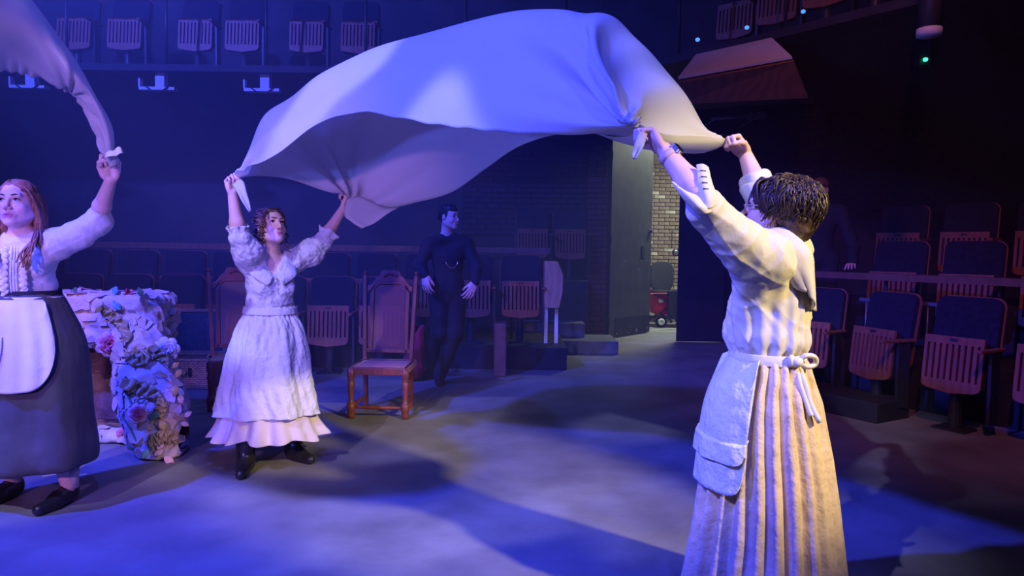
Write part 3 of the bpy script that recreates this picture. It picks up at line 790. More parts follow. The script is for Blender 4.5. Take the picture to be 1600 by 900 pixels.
def skirt(name, rows, folds, amp, m, parent, seed=0, nth=220, nz=70, th0=0, th1=2*PI, thick=.004, waves=None, hem=None):
    """rows: (z, cx, cy, rx, ry); a cloth surface round a body; folds deepen towards the hem."""
    rng = np.random.RandomState(seed)
    R = catmull([(r[0], r[1], r[2], r[3], r[4]) for r in rows], nz)
    th = np.linspace(th0, th1, nth); closed = abs(th1-th0-2*PI) < 1e-6
    if closed: th = th[:-1]
    t = np.linspace(0, 1, nz)
    F = np.zeros((nz, len(th)))
    for q in range(folds[1]):
        kf = rng.randint(folds[0][0], folds[0][1]+1) if True else 0; ph = rng.uniform(0, 2*PI); dr = rng.uniform(-.8, .8)
        F += np.sin(kf*th[None, :]+ph+dr*t[:, None])/folds[1]**.5
    if folds[2]: F = np.sign(F)*np.abs(F)**folds[2]
    A = np.interp(t, *amp) if not callable(amp) else amp(t)
    rr = 1+0*F
    n1 = F*A[:, None]
    X = R[:, 1][:, None]+(R[:, 3][:, None]+n1)*np.cos(th)[None, :]
    Y = R[:, 2][:, None]+(R[:, 4][:, None]+n1)*np.sin(th)[None, :]
    Z = R[:, 0][:, None]+0*X
    if hem is not None: Z = Z+hem(th)[None, :]*(t[:, None]**2)
    crink = sum((1-2*np.abs(np.sin(.5*(rng.randint(4, 16)*2*th[None, :]+rng.uniform(-30, 30)*t[:, None]+rng.uniform(0, 6)+1.5*np.sin(rng.uniform(4, 9)*t[:, None]+rng.randint(1, 4)*th[None, :]))))) for _ in range(6))/6
    if waves: X = X+crink*waves*np.cos(th); Y = Y+crink*waves*np.sin(th)
    V = np.stack([X, Y, Z], -1); c = len(th)
    i, j = np.meshgrid(np.arange(nz-1), np.arange(c if closed else c-1), indexing='ij')
    j2 = (j+1) % c
    f = np.stack([i*c+j, (i+1)*c+j, (i+1)*c+j2, i*c+j2], -1).reshape(-1, 4)
    me = npmesh(name, V.reshape(-1, 3), f)
    o = wlink(name, me, m, parent)
    if thick:
        md = o.modifiers.new('cloth_thickness', 'SOLIDIFY'); md.thickness = thick; md.offset = 1
    return o
def wrinkle(amps, seed=0):
    rng = np.random.RandomState(seed)
    comps = []
    for a, lo, hi in amps:
        for _ in range(5):
            d = rng.normal(size=3); d /= np.linalg.norm(d); comps.append((a/5**.5, d*rng.uniform(lo, hi), rng.uniform(0, 6.28), rng.normal(size=3)*rng.uniform(lo, hi)*.4))
    def post(V, vol):
        n = vol.grad(V); d = np.zeros(len(V))
        for a, k, ph, k2 in comps:
            d += a*1.5*(.55-np.abs(np.sin(.5*(V@k)+ph+1.2*np.sin(V@k2))))
        return V+n*d[:, None]
    return post

# ------------------------------------------------------------------ people
def torso_frame(waist, fwd):
    R = frame((fwd[0], fwd[1], 0)); W = Vector(waist)
    return R, (lambda x, y, z: np.array(tuple(W+R @ Vector((x, y, z)))))
def body_core(vol, T, neck, sR, sL, bust=True, g=0.0, wide=1.0, down=True, Rm=None):
    E = lambda c, r, k=.03: vol.ell(T(*c), [q+g for q in r], Rm, k)
    E((0, 0, .17), (.128*wide, .092, .15), .005)
    E((0, .0, .02), (.112*wide, .083, .13)); 
    if bust:
        for sx in (-1, 1): E((sx*.062, .07, .155), (.058, .048, .06), .03)
    if down: E((0, -.008, -.13), (.15*wide, .112, .12), .05)
    n = np.array(tuple(neck))
    for s in (sR, sL):
        s = np.array(tuple(s))
        vol.cap(n*.8+s*.2-np.array((0, 0, .02)), s, .043+g, .05+g, .045)
        vol.cap(T(0, 0, .2), s, .08+g, .052+g, .05)
def arm(vol, s, e, w, r=(.05, .041, .037, .025), k=.02):
    s, e, w = (np.array(tuple(p)) for p in (s, e, w))
    vol.cap(s, e, r[0], r[1], k)
    m = e*.72+w*.28
    vol.cap(e, m, r[1]*.95, r[2]*1.05, k); vol.cap(m, w, r[2]*1.05, r[3], k)
def leg(vol, hip, knee, ankle, toe, k=.03, r=(.085, .055, .058, .036)):
    hip, knee, ankle, toe = (np.array(tuple(p)) for p in (hip, knee, ankle, toe))
    vol.cap(hip, knee, r[0], r[1], k); m = knee*.7+ankle*.3
    vol.cap(knee, m, r[1], r[2], k); vol.cap(m, ankle, r[2], r[3], k)
    heel = ankle+np.array((0, 0, -.04)); vol.cap(ankle, heel, r[3]*.8, .026, .01); vol.cap(heel, toe, .024, .012, .01)
def bounds(pts, m=.16):
    a = np.array([tuple(p) for p in pts]); return a.min(0)-m, a.max(0)+m
def shoe(name, parent, ankle, heel, toe, m, shaft=0, w=.037):
    pts = [ankle, heel, toe]
    lo, hi = bounds(pts, .12+shaft); v = Vol(lo, hi, .005)
    a, h, t = (np.array(tuple(p)) for p in (ankle, heel, toe))
    h = h.copy(); t = t.copy(); h[2] = .036; t[2] = .03
    v.cap(h, h*.45+t*.55, .034, .038, .02); v.cap(h*.45+t*.55, t, .038, .029, .02)
    instep = h*.6+t*.4; instep[2] = .06
    v.cap(h+np.array((0, 0, .035)), instep, .036, .032, .03)
    if shaft:
        lowa = a.copy(); lowa[2] = .05; v.cap(lowa, a+np.array((0, 0, shaft)), .05, .058, .04)
    sh = v.g; zz = v.lo[2]+v.h*np.arange(v.n[2]); sh[:] = np.maximum(sh, (.004-zz)[None, None, :].astype(np.float32))
    V, me = v.mesh(name); o = wlink(name, me, m, parent)
    d = (t-h); d[2] = 0; d /= np.linalg.norm(d); s = np.array((-d[1], d[0], 0))
    so = MB().add([tuple(h-d*.036+s*.02+np.array((0, 0, z))) for z in (-.035,)]+[tuple(h-d*.036-s*.02+np.array((0, 0, -.035)))], []) 
    lc = MB()
    for q in range(5):
        f = .28+.085*q; c = h*(1-f)+t*f; z = .1-.06*((f-.28)/.35)
        c[2] = z
        lc.tube([tuple(c+s*.022-np.array((0, 0, .012))), tuple(c+d*.004), tuple(c-s*.022-np.array((0, 0, .012)))], .003, 5)
    wlink('laces', lc.mesh('laces'), M['rubber'], o, True).location = (0, 0, 0)
    return o

SK = (.80, .50, .40)
# ============ middle woman: crumpled linen dress, boots
fR = G(381, 738); fL = G(462, 718)
base = (fR+fL)/2
D0 = 4.26
mw = empty('person', base, 0, 'woman in crumpled pale linen dress and black boots, arms raised, between the cane chairs', 'person')
W = U(422, 487, D0); Rt, T = torso_frame(W, (.54, -.84))
neck = U(424, 398, 4.25); hd = U(424, 354, 4.21)
sR = U(391, 410, 4.17); sL = U(464, 406, 4.36)
eR = U(373, 366, 4.02); wR = U(363, 302, 3.98); eL = U(507, 374, 4.45); wL = U(536, 326, 4.5)
Rh = frame((.72, -.66, .27), (.04, 0, 1))
kR = Vector(T(.085, .03, -.48)); kL = Vector(T(-.085, .03, -.48))
aR = Vector((fR.x, fR.y+.03, .1)); aL = Vector((fL.x-.02, fL.y+.03, .1))
toeR = Vector((fR.x+.03, fR.y-.13, .03)); toeL = Vector((fL.x+.12, fL.y-.09, .03))
lo, hi = bounds([hd, wR, wL, fR, fL, W, U(356, 275, 3.95), U(545, 305, 4.55)], .17)
v = Vol(lo, hi, .004)
body_core(v, T, neck, sR, sL, Rm=Rt, g=-.006)
P = head(v, hd, Rh, s=.98, neck=neck)
arm(v, sR, eR, wR); arm(v, sL, eL, wL)
hand(v, wR, (-.12, -.05, 1), (.75, -.55, 0), (1.1, 1.55, 1.0), (.9, .8), 1, .95)
hand(v, wL, (.25, .3, .9), (-.9, .1, .3), (1.1, 1.5, 1.0), (.9, .8), -1, .95)
leg(v, T(.085, 0, -.16), kR, aR, toeR); leg(v, T(-.085, 0, -.16), kL, aL, toeL)
V, me = v.mesh('body'); tint(me, face_tint(V, hd, Rh, .98, SK, (.62, .22, .24), (.86, .42, .36)))
wlink('body', me, M['skin'], mw)
add_eyes(mw, P, Rh, (.15, 1, .3), (.12, .08, .05), s=.98)
# blouse with puffed elbow sleeves
lo, hi = bounds([neck, sR, sL, eR, eL, W], .16); v = Vol(lo, hi, .005)
body_core(v, T, neck, sR, sL, g=.008, down=False, Rm=Rt, wide=1.02)
v.ell(T(0, .005, .06), (.14, .108, .075), Rt, .04)
a = lambda p, q, t: np.array(tuple(p))*(1-t)+np.array(tuple(q))*t
def puff(v, s, e, w, drop):
    v.cap(a(s, e, 0), a(s, e, .5)-drop*.4, .07, .083, .03); v.cap(a(s, e, .5)-drop*.4, a(s, e, .93)-drop*.3, .083, .064, .03)
    v.cap(a(s, e, .9), a(e, w, .12), .06, .047, .02)
puff(v, sR, eR, wR, np.array((-.03, 0, .04))); puff(v, sL, eL, wL, np.array((.01, 0, .05)))
nv = T(0, .02, .335)
v.cap(T(0, .03, .38), T(-.005, .13, .215), .062, .012, .01, True); v.cap(T(0, .10, .34), T(-.005, .17, .22), .06, .02, .01, True)
v.cap(np.array(tuple(neck))-np.array((0, 0, .02)), np.array(tuple(neck))+np.array((0, 0, .12)), .066, .075, .01, True)
V, me = v.mesh('blouse', wrinkle([(.006, 30, 60), (.0035, 70, 120)], 3)); wlink('blouse', me, M['apron'], mw)
def cuff(parent, c, axis, r0, r1, ln, m, name='cuff', nf=9, amp=.004, seed=1):
    ax = Vector(axis).normalized(); o = ax.orthogonal().normalized(); q = ax.cross(o)
    n = 48; rows = 9; vv = []; ff = []
    for i in range(rows):
        t = i/(rows-1)
        for j in range(n):
            th = 2*PI*j/n; r = r0+(r1-r0)*t**1.3+amp*t*math.sin(nf*th+seed)
            vv.append(Vector(c)+ax*ln*(t+.12*t*math.sin(3*th+seed))+(o*math.cos(th)+q*math.sin(th))*r)
    for i in range(rows-1):
        for j in range(n): ff.append((i*n+j, i*n+(j+1) % n, (i+1)*n+(j+1) % n, (i+1)*n+j))
    ob = wlink(name, pymesh(name, vv, ff), m, parent)
    md = ob.modifiers.new('cloth_thickness', 'SOLIDIFY'); md.thickness = .003; return ob
cuff(mw, a(eR, wR, -.02), wR-eR, .046, .060, .05, M['apron'], amp=.006)
cuff(mw, a(eL, wL, .0), wL-eL, .046, .074, .06, M['apron'], amp=.009, nf=6)
# broad lapels
for sx in (-1, 1):
    e0 = [T(sx*.075, .05, .315), T(sx*.055, .098, .27), T(sx*.01, .122, .215)]
    e1 = [T(sx*.135, .045, .285), T(sx*.13, .105, .225), T(sx*.045, .137, .165)]
    L = loft([[Vector(p) for p in e0], [Vector((p+q)/2)+Vector(Rt @ Vector((0, .012, 0))) for p, q in zip(e0, e1)], [Vector(p) for p in e1]], 10, 16)
    me = npmesh('lapel', L.reshape(-1, 3), grid_faces(10, 16)); o = wlink('lapel', me, M['apron'], mw)
    md = o.modifiers.new('cloth_thickness', 'SOLIDIFY'); md.thickness = .005; md.offset = 0
bt = MB()
for z in (.19, .135, .08): bt.lathe([(.007, 0), (.008, .003), (.005, .006)], 8, Matrix.Translation(T(-.004, .125, z)) @ Rt.to_4x4() @ Matrix.Rotation(-PI/2, 4, 'X'))
wlink('button', bt.mesh('button'), M['white'], mw)['kind'] = 'stuff'
wx, wy, wz = W
hc = (fR+fL)/2; hx = U(418, 660, D0).x; hy = W.y
skirt('underskirt', [(wz-.1, wx, hy, .14, .12), (.55, hx, hy, .22, .19), (.3, hx, hy, .275, .24), (.17, hx+.003, hy, .335, .29)], ((9, 15), 4, 0), ([0, .6, 1], [0, .008, .03]), M['ruffle'], mw, 5, waves=.004, hem=lambda th: -.02*np.sin(th)+.012*np.sin(7*th+1))
skirt('apron_dress', [(wz+.035, wx, hy, .145, .115), (wz-.005, wx, hy, .148, .118), (wz-.07, wx, hy, .185, .15), (wz-.2, wx-.004, hy, .228, .19), (.55, hx, hy, .262, .225), (.40, hx, hy, .29, .25), (.315, hx, hy, .308, .27)], ((4, 8), 3, 0), ([0, .15, 1], [0, .003, .014]), M['apron'], mw, 9, waves=.011, hem=lambda th: -.012*np.sin(th))
skirt('waistband', [(wz+.03, wx, hy, .152, .122), (wz+.01, wx, hy, .155, .125), (wz-.012, wx, hy, .158, .128)], ((3, 5), 2, 0), ([0, 1], [.001, .001]), M['apron'], mw, 2, nz=8)
shoe('boot', mw, aR, Vector((fR.x-.005, fR.y+.055, 0)), toeR, M['leather'], .12)
shoe('boot', mw, aL, Vector((fL.x-.04, fL.y+.045, 0)), toeL, M['leather'], .12)
# pinned-up curls
lo, hi = bounds([hd], .19); v = Vol(lo, hi, .005)
v.ell(P(0, -.022, .045), (.079, .093, .081), Rh, .01); v.ell(P(0, -.07, -.01), (.06, .05, .06), Rh, .03)
for sx in (-1, 1): v.ell(P(sx*.07, .008, .03), (.016, .035, .045), Rh, .02)
v.ell(P(0, .1, -.025), (.062, .058, .088), Rh, .012, True); v.cap(P(0, -.02, -.06), P(0, -.02, -.2), .055, .055, .01, True)
V, me = v.mesh('hair', wrinkle([(.005, 90, 160)], 4)); hb = wlink('hair', me, M['hairbrown'], mw)
mb = MB(); rng = random.Random(3)
for q in range(150):
    sx = rng.choice((-1, 1)); an = rng.uniform(-.9, 2.7); zz = rng.uniform(-.06, .105)
    rad = .082*math.sqrt(max(.1, 1-((zz-.03)/.11)**2))
    p0 = (sx*rad*math.cos(an)*.95, -.02-rad*math.sin(an)*1.1 if an > 0 else -.02-rad*math.sin(an)*.9, zz)
    if p0[1] > .055 and abs(p0[0]) < .05: continue
    L = rng.uniform(.05, .1); r = rng.uniform(.008, .016); ph = rng.uniform(0, 6.28); tw = rng.uniform(1.2, 2.2)
    pts = []
    for i in range(14):
        t = i/13
        pts.append(P(p0[0]*(1+.14*t)+r*math.cos(ph+tw*6.28*t)-sx*.0*t, p0[1]*(1+.06*t)+r*math.sin(ph+tw*6.28*t), p0[2]+.012-L*t*.7))
    mb.tube([tuple(p) for p in pts], [.003+.0035*math.sin(PI*(.15+.85*i/13)) for i in range(14)], 5)
for sx, L in ((-1, .17), (1, .12), (-1, .12), (1, .09)):
    y0 = rng.uniform(-.01, .03)
    pts = [P(sx*(.077+.009*math.cos(19*t)+.012*t), y0+.01*math.sin(19*t), .0-L*t) for t in np.linspace(0, 1, 20)]
    mb.tube([tuple(p) for p in pts], [.0055*(1-.7*t) for t in np.linspace(0, 1, 20)], 5)
o = link('curls', mb.mesh('curls'), M['hairbrown'], hb, True); o['kind'] = 'stuff'

# ============ left woman: blouse, white apron, charcoal skirt
fL2 = G(95, 792); fR2 = G(8, 782)
D0 = 3.5
lw = empty('person', (fL2+fR2)/2, 0, 'long-haired woman in pale blouse, white apron and charcoal skirt at the left edge, arm raised', 'person')
W = U(36, 462, D0); Rt, T = torso_frame(W, (.35, -.93))
neck = U(36, 376, 3.5); hd = U(27, 318, 3.45)
sL = U(88, 382, 3.52); sR = U(-16, 386, 3.5); eL = U(154, 338, 3.46); wL = U(173, 281, 3.33); eR = U(-90, 345, 3.3); wR = U(-122, 285, 3.2)
Rh = frame((.18, -.97, .09), (-.02, 0, 1))
kR = Vector(T(.09, .03, -.5)); kL = Vector(T(-.1, .03, -.5))
aL = Vector((fL2.x+.01, fL2.y+.05, .1)); aR = Vector((fR2.x, fR2.y+.05, .1))
toeL = Vector((fL2.x-.03, fL2.y-.12, .03)); toeR = Vector((fR2.x-.02, fR2.y-.13, .03))
lo, hi = bounds([hd, wR, wL, fR2, fL2, W, U(180, 245, 3.25)], .17); v = Vol(lo, hi, .004)
body_core(v, T, neck, sR, sL, Rm=Rt, wide=1.06)
P = head(v, hd, Rh, s=1.02, neck=neck, plump=1.07)
arm(v, sR, eR, wR); arm(v, sL, eL, wL)
hand(v, wL, (.1, -.1, 1), (.3, -.95, 0), (1.15, 1.5, 1.0), (.85, .8), -1, 1.1)
hand(v, wR, (-.1, -.25, 1), (.75, -.65, 0), (1.05, 1.5, 1.0), (.85, .8), 1, 1.0)
leg(v, T(.085, 0, -.16), kR, aR, toeR); leg(v, T(-.085, 0, -.16), kL, aL, toeL)
V, me = v.mesh('body'); tint(me, face_tint(V, hd, Rh, 1.02, (.84, .56, .48), (.62, .2, .24), (.88, .45, .42)))
wlink('body', me, M['skin'], lw)
add_eyes(lw, P, Rh, (.25, 1, .28), (.12, .14, .18), s=1.02)
lo, hi = bounds([neck, sR, sL, eR, eL, W], .17); v = Vol(lo, hi, .005)
body_core(v, T, neck, sR, sL, g=.014, down=False, Rm=Rt, wide=1.08)
v.ell(T(0, .005, .05), (.155, .115, .09), Rt, .04)
for s_, e_, w_, dr in ((sL, eL, wL, (.0, 0, -.035)), (sR, eR, wR, (0, 0, -.035))):
    dr = np.array(dr); v.cap(a(s_, e_, .02), a(s_, e_, .5)+dr*.7, .068, .068, .04); v.cap(a(s_, e_, .5)+dr*.7, a(s_, e_, .98)+dr*.6, .068, .064, .03); v.cap(a(s_, e_, .95)+dr*.5, a(e_, w_, .22)+dr*.1, .062, .04, .02)
v.cap(np.array(tuple(neck)), np.array(tuple(neck))+np.array((0, 0, .14)), .068, .08, .01, True)
V, me = v.mesh('blouse', wrinkle([(.005, 22, 45), (.002, 60, 100)], 8)); wlink('blouse', me, M['white'], lw)
cuff(lw, a(eL, wL, .16), wL-eL, .036, .042, .035, M['white'], nf=14, amp=.003)
# pin-tucked front placket and lace panels
pk = MB()
for x in np.linspace(-.012, .012, 3): pk.tube([tuple(T(x, .02+.128*math.sin(PI*(.18+.5*t)), .27-.27*t)) for t in np.linspace(0, 1, 12)], .004, 6)
wlink('placket', pk.mesh('placket'), M['white'], lw)
for sx in (-1, 1):
    lc = MB()
    for i in range(26):
        t = i/25; c = T(sx*(.04+.006*math.sin(i*2.1)), .02+.126*math.sin(PI*(.2+.48*t)), .25-.24*t)
        lc.lathe([(.004, -.004), (.016, 0), (.012, .004), (.003, .006)], 7, Matrix.Translation(c) @ Rt.to_4x4() @ Matrix.Rotation(-PI/2, 4, 'X'))
    wlink('lace_panel', lc.mesh('lace_panel'), M['white'], lw)['kind'] = 'stuff'
wx, wy, wz = W; hy = W.y; hx = U(52, 740, D0).x
lrows = [(wz+.02, wx, hy, .168, .13), (wz-.06, wx+.01, hy, .2, .165), (wz-.25, wx+.03, hy, .255, .21), (.5, hx, hy, .275, .235), (.32, hx, hy, .295, .25), (.235, hx, hy, .29, .245), (.215, hx, hy, .25, .2)]
skirt('skirt', lrows, ((5, 9), 4, 0), ([0, .2, 1], [.001, .006, .02]), M['darkskirt'], lw, 4, waves=.003)
skirt('waistband', [(wz+.03, wx, hy, .172, .134), (wz, wx, hy, .174, .136), (wz-.012, wx, hy, .176, .138)], ((3, 5), 2, 0), ([0, 1], [.001, .001]), M['blackcloth'], lw, 2, nz=8)
# apron: a bib-less half round in front, its hem curving up to the side
def apron_front(name, parent, rows, ztop, zlen, margin, m, th0, th1, curve, seed=1, amp=.004, nf=7):
    """rows: those of the skirt below; the apron lies a margin outside them."""
    n, k = 70, 44; Vv = np.zeros((k, n, 3)); R = catmull(rows, 200); R = R[np.argsort(R[:, 0])]
    th = np.linspace(th0, th1, n); c = (th-(th0+th1)/2)/((th1-th0)/2)
    for i in range(k):
        t = i/(k-1); L = zlen*np.clip(1-np.abs(c)**curve, 0, 1)**.5
        z = ztop-t*np.maximum(L, .05)
        g = lambda q: np.interp(z, R[:, 0], R[:, q])
        fo = margin*min(1, .25+3*t)+amp*(1+np.sin(nf*c*3+seed+t))*min(1, .3+t)
        Vv[i, :, 0] = g(1)+(g(3)+fo)*np.cos(th); Vv[i, :, 1] = g(2)+(g(4)+fo)*np.sin(th); Vv[i, :, 2] = z
    ob = wlink(name, npmesh(name, Vv.reshape(-1, 3), grid_faces(k, n)[:, ::-1]), m, parent)
    md = ob.modifiers.new('cloth_thickness', 'SOLIDIFY'); md.thickness = .004; md.offset = 0
    return ob
apron_front('apron', lw, lrows, wz-.012, .43, .026, M['white'], -PI/2-1.05, -PI/2+.95, 6)
skirt('apron_tie', [(wz+.0, wx, hy, .18, .142), (wz-.022, wx, hy, .184, .147), (wz-.036, wx, hy, .188, .15)], ((3, 5), 2, 0), ([0, 1], [.002, .002]), M['white'], lw, 3, nz=8)
apron_front('apron_pocket', lw, lrows, wz-.17, .15, .036, M['white'], -PI/2-.5, -PI/2+.12, 8, amp=.002)
for (an, f, t_) in ((aL, fL2, toeL), (aR, fR2, toeR)):
    shoe('shoe', lw, an, Vector((f.x+.005, f.y+.075, 0)), t_, M['leather'])
    wlink('sock', MB().tube([tuple(an+Vector((0, .01, -.02))), tuple(an+Vector((0, .01, .03))), tuple(an+Vector((0, .01, .085)))], [.041, .042, .046], 20).mesh('sock'), M['sock'], lw)
# long straight hair
lo, hi = bounds([hd], .2); v = Vol(lo, hi, .005)
v.ell(P(0, -.02, .042), [q*1.02 for q in (.079, .094, .080)], Rh, .01)
for sx in (-1, 1): v.cap(P(sx*.07, -.02, .03), P(sx*.082, -.03, -.12), .022, .024, .02)
v.cap(P(0, -.07, .0), P(0, -.085, -.14), .06, .06, .03)
v.ell(P(0, .098, -.02), [q*1.02 for q in (.064, .062, .1)], Rh, .01, True)
v.cap(P(0, .03, -.07), P(0, .02, -.2), .062, .07, .01, True)
V, me = v.mesh('hair', wrinkle([(.003, 60, 110)], 4)); hb = wlink('hair', me, M['hairred'], lw)
mb = MB(); rng = random.Random(5)
for q in range(230):
    sx = rng.choice((-1, 1)); b = rng.uniform(-.55, 1.5)          # from the parting over the temple and down
    top = (sx*.012, .045-.11*max(0, b)/1.5+.02*min(0, b), .106-.02*abs(b)*.4)
    side = (sx*(.079+rng.uniform(-.004, .006)), .028-.10*max(0, b)/1.5+.03*-min(0, b)*.3, .035)
    if b < .2: side = (sx*.076, .03-.02*b, .04)
    low = (sx*(.084+rng.uniform(-.008, .014)), -.01-.07*max(0, b)/1.5, -.07)
    end = (sx*(.088+rng.uniform(-.02, .035)), .0+rng.uniform(-.02, .04)-.06*max(0, b), -.17-rng.uniform(0, .05))
    lock(mb, [P(*top), P(*side), P(*low), P(*end)], rng.uniform(.0035, .006), 5)
for sx in (-1, 1):
    for q in range(16):                                            # ends lying on the shoulder and chest
        r = rng.uniform
        lock(mb, [P(sx*.084, -.01, -.09), P(sx*(.086+r(-.01, .02)), .03+r(0, .02), -.17), P(sx*(.07+r(-.02, .03)), .085+r(-.01, .01), -.24+r(-.01, .01)), P(sx*(.055+r(-.02, .05)), .10+r(0, .012), -.30+r(-.03, .02))], r(.003, .0045), 5)
o = link('loose_locks', mb.mesh('loose_locks'), M['hairred'], hb, True); o['kind'] = 'stuff'

# ============ right woman: cream blouse, apron, pleated skirt, seen from behind
D0 = 2.5
W = U(1198, 553, D0)
rw = empty('person', (W.x, W.y, 0), 0, 'dark-haired woman in cream blouse and pleated cream skirt, seen from behind at right, arms raised', 'person')
Rt, T = torso_frame(W, (-.93, .36))
neck = U(1222, 385, 2.5); hd = U(1208, 332, 2.5)
sL = U(1192, 402, 2.36); sR = U(1233, 390, 2.65); eL = U(1094, 306, 2.25); wL = U(1037, 234, 2.34); eR = U(1187, 300, 2.73); wR = U(1164, 240, 2.85)
Rh = frame((-.88, .44, .2), (0, 0, 1))
lo, hi = bounds([hd, wR, wL, (W.x, W.y, .02), W, U(1003, 190, 2.33)], .17); v = Vol(lo, hi, .004)
body_core(v, T, neck, sR, sL, Rm=Rt)
P = head(v, hd, Rh, s=.98, neck=neck)
arm(v, sR, eR, wR, (.05, .042, .039, .026)); arm(v, sL, eL, wL, (.05, .042, .04, .0265))
hL = (U(1000, 186, 2.36)-wL).normalized()
hand(v, wL, hL, (-.75, -.1, -.75), (1.0, 1.45, 1.0), (.9, .7), -1, .95)
hand(v, wR, (U(1142, 214, 2.83)-wR), (-.7, -.65, -.3), (1.0, 1.45, 1.0), (.6, .8), 1, .95)
for sx in (-1, 1):
    leg(v, T(sx*.085, 0, -.16), T(sx*.085, .02, -.5), Vector(T(sx*.09, -.02, 0))-Vector((0, 0, W.z-.09)), Vector(T(sx*.1, .14, 0))-Vector((0, 0, W.z-.03)))
V, me = v.mesh('body'); tint(me, face_tint(V, hd, Rh, .98, SK, (.62, .24, .24), (.86, .42, .36)))
wlink('body', me, M['skin'], rw)
add_eyes(rw, P, Rh, (0, 1, .2), (.1, .07, .05), s=.98)
lo, hi = bounds([neck, sR, sL, eR, eL, W], .18); v = Vol(lo, hi, .005)
body_core(v, T, neck, sR, sL, g=.016, down=False, Rm=Rt)
v.ell(T(0, .02, .08), (.148, .135, .105), Rt, .05); v.ell(T(0, -.06, .16), (.125, .078, .16), Rt, .05); v.ell(T(0, -.055, .055), (.125, .088, .06), Rt, .04)
dr = np.array((.0, 0, -.05))
v.cap(a(sL, eL, -.05), a(sL, eL, .45)+dr*.6, .085, .075, .06); v.cap(a(sL, eL, .45)+dr*.6, a(sL, eL, .92)+dr*.45, .075, .062, .03); v.cap(a(sL, eL, .9)+dr*.4, a(eL, wL, .02)+dr*.15, .06, .047, .02)
v.cap(a(sL, eL, .3)+dr, T(-.1, .05, .2), .05, .06, .06)
v.cap(a(sR, eR, 0), a(sR, eR, .6), .075, .068, .03); v.cap(a(sR, eR, .6), a(sR, eR, .97), .068, .055, .03)
v.cap(np.array(tuple(neck))+np.array((-.01, 0, .0)), np.array(tuple(neck))+np.array((-.02, 0, .14)), .064, .075, .01, True)
base_post = wrinkle([(.003, 16, 30), (.004, 40, 70)], 12)
def folds_post(V, vol):
    V = base_post(V, vol); n = vol.grad(V)
    L = (V-np.array(tuple(W))) @ np.array(Rt)
    th = np.arctan2(L[:, 1], L[:, 0]); f = np.clip(1-L[:, 2]/.34, 0, 1)*(L[:, 2] < .34)
    return V+n*(.006*f*np.sin(21*th+1.5*np.sin(3*th)))[:, None]
V, me = v.mesh('blouse', folds_post); wlink('blouse', me, M['blouse1'], rw)
cuff(rw, a(eR, wR, -.06), wR-eR, .052, .06, .075, M['blouse1'], amp=.004, nf=4)
cuff(rw, a(eR, wR, -.2), wR-eR, .06, .066, .06, M['blouse1'], 'sleeve_roll', amp=.006, nf=3)
# unbuttoned cuff of the near sleeve: an open band flaring off the elbow, with buttonholes
cb = [[U(1088, 258, 2.24), U(1098, 257, 2.235), U(1106, 262, 2.24)], [U(1090, 285, 2.22), U(1101, 283, 2.21), U(1112, 287, 2.22)], [U(1093, 312, 2.21), U(1106, 308, 2.19), U(1120, 308, 2.21)], [U(1094, 325, 2.21), U(1108, 326, 2.19), U(1124, 318, 2.21)]]
L = loft(cb, 26, 12); o = wlink('open_cuff', npmesh('open_cuff', L.reshape(-1, 3), grid_faces(26, 12)), M['blouse1'], rw)
md = o.modifiers.new('cloth_thickness', 'SOLIDIFY'); md.thickness = .008; md.offset = 0
bh = MB()
for t in (.12, .24, .36, .5): 
    p = Vector(L[int(t*25), 5]); bh.bar(p+Vector((-.009, -.005, .0)), p+Vector((.009, -.005, -.002)), .003, .003)
link('buttonhole', bh.mesh('buttonhole'), M['darkskirt'], o)['kind'] = 'stuff'
cb = [[U(1050, 283, 2.2), U(1058, 290, 2.19), U(1066, 300, 2.19)], [U(1062, 303, 2.195), U(1076, 306, 2.18), U(1088, 306, 2.19)], [U(1078, 322, 2.2), U(1090, 322, 2.18), U(1102, 322, 2.19)], [U(1092, 335, 2.2), U(1104, 334, 2.19), U(1116, 330, 2.2)]]
L = loft(cb, 20, 10); o = wlink('sleeve_edge', npmesh('sleeve_edge', L.reshape(-1, 3), grid_faces(20, 10)), M['blouse1'], rw)
md = o.modifiers.new('cloth_thickness', 'SOLIDIFY'); md.thickness = .006; md.offset = 0
# wide collar falling down the back
cl = [[T(-.06, .06, .43), T(-.075, 0, .45), T(-.06, -.06, .435), T(.0, -.085, .43)], [T(-.135, .04, .40), T(-.15, -.05, .40), T(-.10, -.125, .37), T(.0, -.13, .36)], [T(-.15, .0, .33), T(-.16, -.08, .33), T(-.11, -.135, .29), T(.0, -.14, .28)], [T(-.12, -.07, .26), T(-.13, -.13, .22), T(-.09, -.145, .18), T(.0, -.15, .16)]]
L = loft(cl, 30, 24); n_ = normals(L); L = L+n_*(.006*np.sin(np.linspace(0, 14, 24)))[None, :, None]
o = wlink('collar', npmesh('collar', L.reshape(-1, 3), grid_faces(30, 24)), M['blouse1'], rw)
md = o.modifiers.new('cloth_thickness', 'SOLIDIFY'); md.thickness = .006; md.offset = 0
wx, wy, wz = W; hx = U(1190, 900, D0).x
rows = [(wz+.005, wx, wy, .112, .135), (wz-.06, wx, wy, .135, .16), (wz-.2, wx-.003, wy, .178, .19), (.5, hx, wy, .218, .225), (.2, hx, wy, .262, .265), (.03, hx, wy, .285, .285)]
skirt('pleated_skirt', rows, ((19, 25), 3, 0), ([0, .15, 1], [.004, .013, .024]), M['skirtcream'], rw, 6, nth=420, nz=120, waves=.007)
apron_front('apron', rw, rows, wz, .46, .03, M['apron'], PI+1.0, PI-.55, 12, amp=.002, nf=4)
apron_front('apron_tuck', rw, rows, wz-.27, .085, .04, M['apron'], PI+.97, PI-.5, 14, amp=.003, nf=3)
